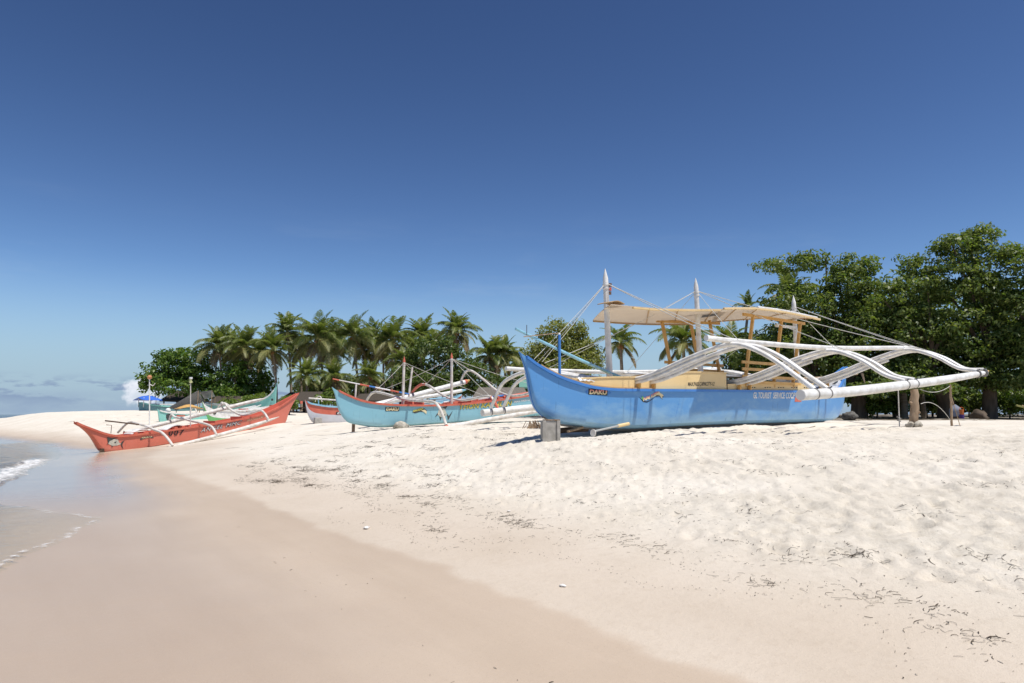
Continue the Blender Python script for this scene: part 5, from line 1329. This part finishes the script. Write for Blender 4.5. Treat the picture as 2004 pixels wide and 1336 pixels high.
P_ = [(427, 682, 73, 436, 'coconut palm standing first at the seaward side of the palm row', 0, 0.92), (452, 676, 80, 462, 'small faint palm crown peeping between the first two palms', 1, 0.9),
      (481, 686, 72, 474, 'coconut palm second in the row with an olive crown', 0, 0.95), (535, 690, 70, 541, 'shorter coconut palm with an orange flower stalk and a bare reddish trunk', 0, 0.9),
      (562, 656, 74, 570, 'tall narrow coconut palm beside the gap of sky', 1, 1.05), (622, 668, 69, 636, 'tallest coconut palm with a dense skirt of hanging fronds', 2, 0.98),
      (690, 664, 70, 703, 'coconut palm with a thick pale trunk rising behind the teal bow', 2, 0.9), (732, 668, 74, 733, 'thin coconut palm with a straight trunk right of the thick trunked one', 0, 0.95),
      (768, 672, 71, 766, 'coconut palm standing behind the forward mast of the teal boat', 0, 1.0), (824, 664, 76, 826, 'coconut palm whose trunk is hidden by the bushy tree behind the masts', 1, 1.05),
      (893, 655, 66, 890, 'coconut palm rising alone above the bushy tree behind the after mast', 1, 1.0), (958, 702, 60, 962, 'short coconut palm behind the raised float, seaward one of a pair', 1, 0.9),
      (986, 700, 61, 992, 'short coconut palm behind the raised float, landward one of a pair', 1, 0.85), (1014, 716, 64, 1016, 'small coconut palm just clear of the blue bow tip', 1, 0.7),
      (600, 742, 66, 600, 'young palm with low fronds beneath the tallest palm', 0, 0.75), (655, 745, 67, 655, 'young palm with drooping fronds behind the grey bow', 0, 0.75),
      (722, 742, 68, 724, 'young palm with low fronds between two pale trunks', 0, 0.7), (645, 700, 77, 655, 'coconut palm half hidden behind the tallest one', 0, 0.9),
      (508, 700, 78, 515, 'coconut palm half hidden behind the short reddish trunked one', 1, 0.9), (790, 715, 66, 792, 'low coconut palm behind the forward mast', 1, 0.8),
      (655, 668, 78, 662, 'coconut palm crown seen between the tallest palm and the thick trunked one', 1, 1.0), (712, 690, 75, 716, 'coconut palm with a low crown behind the thick pale trunk', 1, 0.9),
      (750, 690, 77, 750, 'coconut palm with a low crown behind the straight trunked one', 1, 0.9), (586, 690, 76, 590, 'coconut palm squeezed between the narrow palm and the tallest palm', 1, 0.85),
      (805, 690, 74, 806, 'coconut palm dipping behind the pole of the teal boat', 1, 0.85), (462, 705, 76, 466, 'coconut palm with its crown resting on the low green tree', 1, 0.8), (850, 680, 72, 850, 'coconut palm sunk into the bushy tree behind the masts', 1, 0.8)]
for k, (cx, cy, Yq, bx, lab, fs, sc) in enumerate(P_): palm(cx, cy - 7, Yq, bx, lab, fs, 100 + k, sc * 1.04, (8, 10, 7, 4) if k != 5 else (8, 10, 8, 9), 4, GP)
GQ = 'coconut palms behind the blue boat'
palm(1214, 668, 46, 1220, 'coconut palm with orange nuts framed between the two forward masts', 1, 201, 0.72, (4, 6, 6, 2), 7, GQ)
palm(1337, 668, 44, 1342, 'dark coconut palm seen under the awning behind the far bench', 1, 202, 0.95, (4, 7, 7, 2), 6, GQ)
palm(1428, 672, 47, 1432, 'coconut palm partly hidden by the after awning posts', 1, 203, 0.8, (4, 7, 6, 2), 4, GQ)
palm(1465, 600, 52, 1450, 'thin coconut palm rising above the awning', 1, 204, 0.55, (5, 6, 4, 1), 2, GQ)
palm(1545, 572, 43, 1560, 'coconut palm whose fronds hang out below the long bare bough', 1, 205, 0.85, (4, 7, 6, 2), 2, GQ)
palm(1240, 755, 60, 1240, 'young palm low behind the cream top boards', 1, 206, 0.6, (4, 6, 4, 0), 0, GQ)
# bare trunks standing in the shade on the right
for k, (bx, tx, Yq, r, mat, lab) in enumerate(((1770, 1766, 38, 0.13, 'palm_bark', 'pale straight palm trunk behind the support post'), (1808, 1798, 40, 0.10, 'palm_bark', 'thin leaning palm trunk right of the support post'))):
    b = at(bx, HORIZON, Yq); b.z = gz(b.x, b.y); t = at(tx, 690, Yq) - b
    rt = tag(empty('palm_trunk', b), lab, 'palm tree', 'palm trunks in the shade')
    MB().tube(smooth_path([Vector((0, 0, -0.2)), Vector((t.x * 0.3, 0, t.z * 0.4)), t], 6), list(np.linspace(r * 1.5, r, 13)), 9).build('trunk', M[mat], rt)
    for i in range(9):
        o = bpy.data.objects.new('frond', FSETS[1]['mid' if i % 2 else 'low'][i % 2]); col.objects.link(o); o.parent = rt; o.location = t; o.rotation_euler = (0, 0, i * 2.4)

# ------------------------------------------------------------------ huts and small things
def hut(name, label, px0, px1, y_eave, y_ridge, Y, depth, mat, posts=True, hip=0.25, cat='hut', group='thatched huts among the trees'):
    a, b = at(px0, y_eave, Y), at(px1, y_eave, Y); r = at((px0 + px1) / 2, y_ridge, Y)
    base = Vector(((a.x + b.x) / 2, Y + depth / 2, 0)); base.z = gz(base.x, base.y)
    root = tag(empty(name, base), label, cat, group)
    hw_, ze, zr = (b.x - a.x) / 2, a.z - base.z, r.z - base.z + 0.1
    m = MB(); d = depth / 2; k = hw_ * (1 - hip)
    top = [Vector((-hw_, -d, ze)), Vector((hw_, -d, ze)), Vector((hw_, d, ze)), Vector((-hw_, d, ze)), Vector((-k, 0, zr)), Vector((k, 0, zr))]
    lo = [p + Vector((0, 0, -0.12)) for p in top]
    m.add(top + lo, [(0, 1, 5, 4), (1, 2, 5), (2, 3, 4, 5), (3, 0, 4), (7, 6, 10, 11), (8, 7, 11), (9, 8, 11, 10), (6, 9, 10), (0, 6, 7, 1), (1, 7, 8, 2), (2, 8, 9, 3), (3, 9, 6, 0)])
    m.build('roof', M[mat], root, smooth=False)
    if posts:
        for x in (-0.85, 0.0, 0.85):
            for y in (-0.8, 0.8):
                MB().tube([Vector((x * hw_, y * d, -0.1)), Vector((x * hw_, y * d, ze + 0.05))], 0.07, 7).build('post', M['dark_wood'], root)
        MB().box((0, -d * 0.8, ze * 0.42), (hw_ * 1.7, 0.06, 0.08)).build('rail', M['dark_wood'], root, smooth=False)
        MB().box((0, 0.1, ze * 0.30), (hw_ * 1.5, d * 1.2, 0.07)).build('platform', M['dark_wood'], root, smooth=False)
    return root
hut('thatched_hut', 'open dark thatched hut beneath the round tree at the seaward end', 312, 372, 783, 764, 76, 5, 'thatch')
hut('thatched_hut', 'dark pointed hut roof just behind the mint bow', 541, 574, 783, 768, 64, 4, 'thatch', hip=0.8)
hut('thatched_hut', 'black roofed hut behind the tip of the coral red stern', 568, 626, 784, 767, 62, 4, 'thatch')
hut('thatched_hut', 'long low dark shelter under the palms behind the teal boat', 690, 800, 783, 771, 62, 4, 'thatch', hip=0.1)
hut('thatched_hut', 'grey thatched shelter behind the white beams at the blue bow', 925, 1035, 776, 758, 50, 5, 'grey_thatch', hip=0.15)
hut('cottage', 'small building with a green metal roof behind the blue bow', 1016, 1076, 757, 742, 54, 5, 'roof_green', hip=0.0, cat='building')
hut('thatched_hut', 'dim brown shelter in the shade on the far right', 1850, 1930, 775, 750, 44, 4, 'thatch', hip=0.2)
hut('thatched_hut', 'long dark shelter under the low green tree', 405, 520, 789, 776, 68, 3, 'thatch', hip=0.1)

def place(px, py_ground=None, Y=None):
    p = at(px, HORIZON, Y); p.z = gz(p.x, p.y); return p
def stake(name, label, x0, x1, y_top, Y, r, mat, cat='post', group=None, wob_=0.0, seed=1):
    b = place(x0, Y=Y); t = at(x1, y_top, Y) - b; g = random.Random(seed)
    root = tag(empty(name, b), label, cat, group)
    n = 9; pts, rad = [], []
    for i in range(n + 1):
        q = i / n; pts.append(Vector((t.x * q + g.uniform(-wob_, wob_), g.uniform(-wob_, wob_), -0.25 + (t.z + 0.25) * q))); rad.append(r * (1.1 - 0.25 * q) * g.uniform(1 - wob_ * 3, 1 + wob_ * 4))
    MB().tube(pts, rad, 10).build('shaft', M[mat], root)
    return root, t
r1, t = stake('support_post', 'thick knotted driftwood post propping up the near outrigger float', 1787, 1788, 762, 14.66, 0.085, 'wood', wob_=0.022, seed=4)
for i, (q, a) in enumerate(((0.35, 1.0), (0.62, -1.2), (0.75, 2.2))):
    c = Vector((t.x * q, 0, t.z * q)); MB().tube([c, c + Vector((0.12 * math.sin(a), -0.12 * math.cos(a), 0.03))], [0.045, 0.02], 7).build('knot', M['wood'], r1)
r2, t = stake('stake', 'thin white stake stuck in the sand under the float', 1758.5, 1757.5, 756, 15.2, 0.012, 'old_white', group='stakes by the float')
c = Vector((0, 0, 0.13)); MB().tube([c + Vector((0.04 * math.cos(k), 0.04 * math.sin(k), 0.01 * k)) for k in np.linspace(0, 10, 24)], 0.010, 5).build('rope_coil', M['dark_rope'], r2)
r3, t = stake('stake', 'slender brown stake with cords tied to its top', 1861, 1859.5, 752, 15.6, 0.024, 'wood', group='stakes by the float', wob_=0.004)
for (x, y) in ((1800, 761), (1802, 790)):
    e = at(x, y, 15.0) - r3.location
    a = t + Vector((0, 0, -0.03)) if y < 770 else Vector((0, 0, 0.12))
    pts = [a.lerp(e, q) + Vector((0, 0, (-0.10 if y < 770 else 0.17) * 4 * q * (1 - q))) for q in np.linspace(0, 1, 10)]
    MB().tube(pts, 0.006, 5).build('cord', M['rope'], r3)
e = place(1878, Y=15.4) - r3.location
MB().tube([t * 0.8, e], 0.007, 5).build('guy_cord', M['wood'], r3)
def rock(name, label, p, dims, mat, seed, cat='rock', group=None, bury=0.25, n=3):
    import bmesh
    bmq = bmesh.new(); bmesh.ops.create_icosphere(bmq, subdivisions=n, radius=1)
    g = np.random.default_rng(seed); o3 = g.random(3) * 9
    for v in bmq.verts:
        d = v.co.copy(); k = 1 + 0.45 * float(fbm(np.array([d.x * 1.7 + o3[0]]), np.array([d.y * 1.7 + d.z * 1.3 + o3[1]]), 3)[0]) + 0.2 * float(vnoise(np.array([d.x * 6 + o3[2]]), np.array([d.z * 6 + d.y * 5]))[0])
        v.co = Vector((d.x * dims[0] * k, d.y * dims[1] * k, d.z * dims[2] * k))
    me = bpy.data.meshes.new(name); bmq.to_mesh(me); bmq.free(); me.materials.append(M[mat])
    me.polygons.foreach_set('use_smooth', [True] * len(me.polygons))
    o = bpy.data.objects.new(name, me); col.objects.link(o)
    o.location = (p.x, p.y, gz(p.x, p.y) + dims[2] * (1 - 2 * bury)); o.rotation_euler = (0, 0, g.uniform(0, 6))
    return tag(o, label, cat, group)
rock('coral_rock', 'pale pitted rock against the foot of the support post', place(1781, Y=14.5), (0.085, 0.07, 0.07), 'stone', 1, group='rocks at the foot of the post')
rock('coral_rock', 'pale pitted rock a little right of the support post foot', place(1796, Y=14.45), (0.09, 0.07, 0.075), 'stone', 2, group='rocks at the foot of the post')
rock('coral_rock', 'rounded pale stone wedged under the keel of the teal boat', place(785, Y=27.2), (0.26, 0.2, 0.15), 'stone', 3, group='stones under the teal boat', bury=0.1)
rock('coral_rock', 'darker stone beside the rounded pale one under the teal keel', place(776, Y=27.6), (0.16, 0.16, 0.15), 'concrete', 4, group='stones under the teal boat', bury=0.1)
rock('white_shell', 'bleached white shell lying on the wet sand', place(722, Y=8.5), (0.062, 0.035, 0.014), 'shell', 5, 'shell', bury=0.15)
rock('white_shell', 'broken white coral piece at the edge of the wet sand', place(1100, Y=5.62), (0.030, 0.02, 0.010), 'shell', 6, 'shell', bury=0.15)
rock('white_shell', 'tiny white coral chip beside the scattered seaweed', place(996, Y=8.5), (0.028, 0.02, 0.010), 'shell', 7, 'shell', bury=0.15)
def block(name, label, p, d, rz, mat, cat='block', group='blocks under the hulls', lift=0.0):
    m = MB(); a, b, h = d[0] / 2, d[1] / 2, d[2]; e = 0.018
    rows = [[(-a + q, -b + q, z), (a - q, -b + q, z), (a - q, b - q, z), (-a + q, b - q, z)] for q, z in ((e, 0), (0, e), (0, h - e), (e, h))]
    m.loft([[Vector(v) for v in r] for r in rows], True); m.f += [(3, 2, 1, 0), (12, 13, 14, 15)]
    o = m.build(name, M[mat], None, smooth=False); o.location = (p.x, p.y, gz(p.x, p.y) - 0.04 + lift); o.rotation_euler = (0, 0.02, rz)
    return tag(o, label, cat, group)
pb = at(1077, 858, 14.05)
cb = empty('concrete_block', (pb.x, pb.y, pb.z)); tag(cb, 'weathered concrete block propping up the bow of the blue boat', 'block', 'blocks under the hulls')
cb.rotation_euler = (0, 0, 0.1); zt_ = pb.z + 0.37; cb.location.z = gz(pb.x, pb.y) - 0.02; cb.scale = (1, 1, (zt_ - cb.location.z) / 0.37)
for x in (-0.14, 0.14):
    MB().box((x, 0, 0.175), (0.06, 0.34, 0.36)).build('end_rib', M['concrete'], cb, smooth=False)
MB().box((0, 0.01, 0.172), (0.215, 0.30, 0.345)).build('core', M['concrete'], cb, smooth=False)
MB().box((0.02, 0, 0.362), (0.30, 0.30, 0.02)).build('top_wedge', M['wood'], cb, smooth=False)
block('concrete_block', 'grey block under the bow of the coral and grey boat', place(622, Y=35.3), (0.34, 0.3, 0.34), 0.5, 'concrete')
block('wooden_chock', 'thin upright wooden chock between the grey hull and the teal keel', place(692, Y=28.5), (0.10, 0.3, 0.36), 0.3, 'dark_wood', 'chock')
block('wooden_chock', 'short log chock under the forefoot of the coral red boat', place(204, Y=29.0), (0.16, 0.3, 0.20), 0.4, 'dark_wood', 'chock')
lg = tag(empty('driftwood_log', place(1110, Y=15.0)), 'dark driftwood log lying under the blue boat behind the block', 'driftwood')
MB().tube(smooth_path([Vector((-0.3, 0, 0.07)), Vector((0.05, 0.1, 0.1)), Vector((0.45, 0.2, 0.12))], 5), 0.06, 9).build('log', M['dark_wood'], lg)
MB().tube([Vector((0.1, 0.1, 0.1)), Vector((0.2, 0.0, 0.3))], [0.03, 0.012], 6).build('branch', M['dark_wood'], lg)
# dried palm stump in the sand by the teal boat
st = tag(empty('dried_stump', place(1042, Y=19.5)), 'tuft of dry brown roots sticking out of the sand left of the concrete block', 'stump')
g = random.Random(5); mb = MB()
for i in range(46):
    a = g.uniform(0, 6.28); r = g.uniform(0.02, 0.30); h = g.uniform(0.12, 0.24)
    mb.tube([Vector((r * math.cos(a), r * math.sin(a) * 0.6, -0.03)), Vector((r * 0.55 * math.cos(a + .3), r * 0.4 * math.sin(a), h))], [0.016, 0.008], 4)
o = mb.build('root_tuft', M['wood'], st); o['kind'] = 'stuff'
# lamp pole on the sand, left
lp = tag(empty('lamp_pole', place(294, Y=44)), 'thin white pole with an orange globe on top standing on the sand near the point', 'lamp pole')
b = Vector(lp.location); t = at(292.5, 742, 44) - b
MB().tube([Vector((0, 0, -0.2)), t], [0.038, 0.030], 8).build('pole', M['white'], lp)
MB().tube([t + Vector((0, 0, z)) for z in (0, 0.05, 0.14, 0.23, 0.27)], [0.05, 0.12, 0.15, 0.11, 0.02], 12).build('globe', M['lamp_orange'], lp)
MB().tube([t + Vector((0, 0, -0.3)), t + Vector((0.24, 0, -0.4)), t + Vector((0.36, 0, -0.25))], 0.03, 6).build('arm', M['old_white'], lp)
# covered bundle and bucket under the trees
bu = tag(empty('covered_bundle', place(1870, Y=33)), 'bundle under a grey blue sheet behind the slender brown stake', 'bundle')
m = MB(); rows = []
for i in range(9):
    q = i / 8; rr = 0.24 * (1.0 if q < 0.5 else math.cos((q - 0.5) * 2 * 1.45)); rows.append([Vector((rr * math.cos(k / 12 * 6.283) * (1 + 0.08 * math.sin(3 * k)), rr * math.sin(k / 12 * 6.283), 0.12 + 0.55 * q)) for k in range(12)])
m.loft(rows, True); m.build('sheet', paint('blue_grey_sheet', (0.20, 0.22, 0.27), 0.8), bu)
MB().tube([Vector((0, 0, -0.05)), Vector((0, 0, 0.16))], [0.25, 0.23], 12).build('crate_base', M['dark_wood'], bu)
bk = tag(empty('bucket', place(1882, Y=32.6)), 'orange bucket standing on a purple one beside the covered bundle', 'bucket')
MB().tube([Vector((0, 0, 0.2)), Vector((0, 0, 0.44))], [0.075, 0.105], 12).build('upper_bucket', M['orange'], bk)
MB().tube([Vector((0, 0, -0.02)), Vector((0, 0, 0.2))], [0.095, 0.11], 12).build('lower_bucket', M['purple'], bk)
MB().tube([Vector((0.105 * math.cos(a), 0, 0.44 + 0.09 * math.sin(a))) for a in np.linspace(0, math.pi, 9)], 0.008, 5).build('handle', M['orange'], bk)
rock('boulder', 'mottled dark boulder in the shade just aft of the blue stern', place(1662, Y=31.5), (0.34, 0.3, 0.25), 'dark_stone', 8, bury=0.2)
rock('tree_root', 'gnarled grey root mound left of the dark trunk', place(1915, Y=34), (0.42, 0.35, 0.30), 'bark', 9, 'root', bury=0.2)
ff = tag(empty('fallen_frond', place(1976, Y=30.5) + Vector((0.3, 0, 0.62))), 'fallen yellow palm frond lying in the shade at the right edge', 'palm frond')
o = bpy.data.objects.new('frond', frond_mesh('fallen_leaf', M['frond_dead'], 2.2, -0.25, 0.15, 21, 22, 0.5, 0.3)); col.objects.link(o); o.parent = ff; o.rotation_euler = (0.3, 0, -0.1)

# crumpled white cloth lying on the foredeck of the blue boat
q = fb.pix(1146, 746, 0.25); cl = tag(empty('white_cloth', fb.W(q[0], 0.25, q[1] - 0.02), fb.rz), 'crumpled white cloth lying on the foredeck of the blue boat', 'cloth')
gq = np.random.default_rng(12); rows_ = []
for i in range(15):
    rows_.append([Vector((-0.26 + 0.52 * i / 14, -0.10 + 0.20 * j / 6, 0.02 + 0.075 * abs(math.sin(i * 0.9 + 0.4 * j)) * math.sin(math.pi * (j + 0.5) / 7) + 0.02 * gq.random())) for j in range(7)])
MB().slab(rows_, (0, 0, -0.02)).build('sheet', M['letter_white'], cl)

# ------------------------------------------------------------------ seaweed and litter strewn on the sand
g = np.random.default_rng(77); V, F_ = [], []
def strip_at(x, y, L, w, th, curl):
    n = 4 if L > 0.05 else 3; k = len(V); hx, hy = math.cos(th), math.sin(th); px_, py_ = x, y
    a = th
    for i in range(n + 1):
        q = i / n; ww = w * (0.35 + 0.65 * math.sin(math.pi * min(0.95, 0.12 + q * 0.85)))
        z = gz(px_, py_) + 0.002 + 0.004 * math.sin(math.pi * q) * g.random()
        V.append((px_ - math.sin(a) * ww, py_ + math.cos(a) * ww, z + 0.002)); V.append((px_ + math.sin(a) * ww, py_ - math.cos(a) * ww, z))
        a += curl / n; px_ += math.cos(a) * L / n; py_ += math.sin(a) * L / n
    for i in range(n): F_.append((k + 2 * i, k + 2 * i + 1, k + 2 * i + 3, k + 2 * i + 2))
# surface height lookup that includes bumps and prints
from bisect import bisect
def zsurf(x, y):
    i = min(nx - 2, max(0, bisect(xs, x) - 1)); j = min(ny - 2, max(0, bisect(ys, y) - 1))
    u_ = (x - xs[i]) / (xs[i + 1] - xs[i]); v_ = (y - ys[j]) / (ys[j + 1] - ys[j])
    return float((Z[j, i] * (1 - u_) + Z[j, i + 1] * u_) * (1 - v_) + (Z[j + 1, i] * (1 - u_) + Z[j + 1, i + 1] * u_) * v_)
gz_old = gz
gz = zsurf
def at_shore(c, al):
    """point c metres up the beach, al metres along it"""
    return 1.43 + 0.825 * c - 0.565 * al, 3.6 + 0.565 * c + 0.825 * al
def sprinkle(n, cfun, alo, ahi, L0, L1, th0=None, spread=1.6):
    for _ in range(n):
        al = alo + (ahi - alo) * g.random() ** 0.9; c = cfun(al)
        x, y = at_shore(c, al)
        if y < 1.2: continue
        th = g.uniform(0, 6.28) if th0 is None else th0 + g.normal() * spread
        d = max(1.0, y / 7.0)
        strip_at(x, y, (L0 * 0.6 + (L1 - L0) * g.random() ** 2.6) * d ** 0.6, g.uniform(0.0009, 0.0032) * d ** 0.85, th, g.normal() * 1.3)
TH = math.atan2(0.825, -0.565)
wrack = lambda al: 1.0 + 0.35 * math.sin(al * 0.9) + 0.25 * math.sin(al * 2.3 + 1)
sprinkle(900, lambda al: wrack(al) + g.normal() * 0.09, -3.5, 14, 0.012, 0.06, TH, 0.9)
sprinkle(500, lambda al: wrack(al) - 0.45 + 0.2 * math.sin(al * 1.7) + g.normal() * 0.05, -3.5, 12, 0.006, 0.025, TH, 0.9)
sprinkle(800, lambda al: wrack(al) + 0.9 + g.normal() * 0.45, -4, 16, 0.012, 0.06)
sprinkle(900, lambda al: 1.2 + 6.5 * g.random(), -9, 22, 0.01, 0.05)
sprinkle(600, lambda al: 4.5 + 8 * g.random(), -16, 8, 0.02, 0.07)
sprinkle(30, lambda al: -0.6 - 0.6 * g.random(), -1.5, 8, 0.015, 0.05, TH, 0.7)
for _ in range(300):
    al = g.uniform(-6, 16); c = 1.0 + 5.5 * g.random() ** 1.3; n = int(g.integers(5, 26)); th = g.uniform(0, 6.28)
    for q in range(n):
        x, y = at_shore(c + g.normal() * 0.05, al + g.normal() * 0.16)
        if y > 1.3: strip_at(x, y, (0.006 + 0.07 * g.random() ** 2) * max(1, y / 8), g.uniform(0.001, 0.0035) * max(1, y / 7), th + g.normal() * 0.8, g.normal())
for _ in range(46):
    al = g.uniform(-3.2, 13); c = wrack(al) + g.normal() * 0.25 + (0.9 if g.random() < 0.4 else 0); th = g.uniform(0, 6.28); sp_ = g.uniform(0.03, 0.10)
    for q in range(int(g.integers(14, 46))):
        x, y = at_shore(c + g.normal() * sp_, al + g.normal() * sp_ * 2.6)
        if y > 1.3: strip_at(x, y, g.uniform(0.02, 0.11) * max(1, y / 9), g.uniform(0.0007, 0.0020) * max(1, y / 6), TH + g.normal() * 0.9, g.normal() * 2.2)
for _ in range(700):      # trails of weed on the sand round the hulls and along the spit
    x, y = g.uniform(-32, 8), g.uniform(16, 62)
    c = float(shore(x, y))
    if c < 1.5 or c > 14: continue
    strip_at(x, y, g.uniform(0.10, 0.5), g.uniform(0.012, 0.035), g.normal() * 0.35, g.normal() * 0.4)
wd = np_mesh('seaweed', np.array(V), np.array(F_), M['weed'])
tag(wd, 'dry seaweed scraps and twigs strewn over the sand', kind='stuff')
# leaf litter under the trees
V, F_ = [], []
for _ in range(2600):
    y = 30.2 + 9 * g.random() ** 1.6; x = g.uniform(9, 33)
    strip_at(x, y, g.uniform(0.06, 0.2), g.uniform(0.02, 0.05), g.uniform(0, 6.28), g.normal() * 0.4)
lt = np_mesh('leaf_litter', np.array(V), np.array(F_), M['frond_dead'])
tag(lt, 'fallen dry leaves on the shaded ground under the trees', kind='stuff')
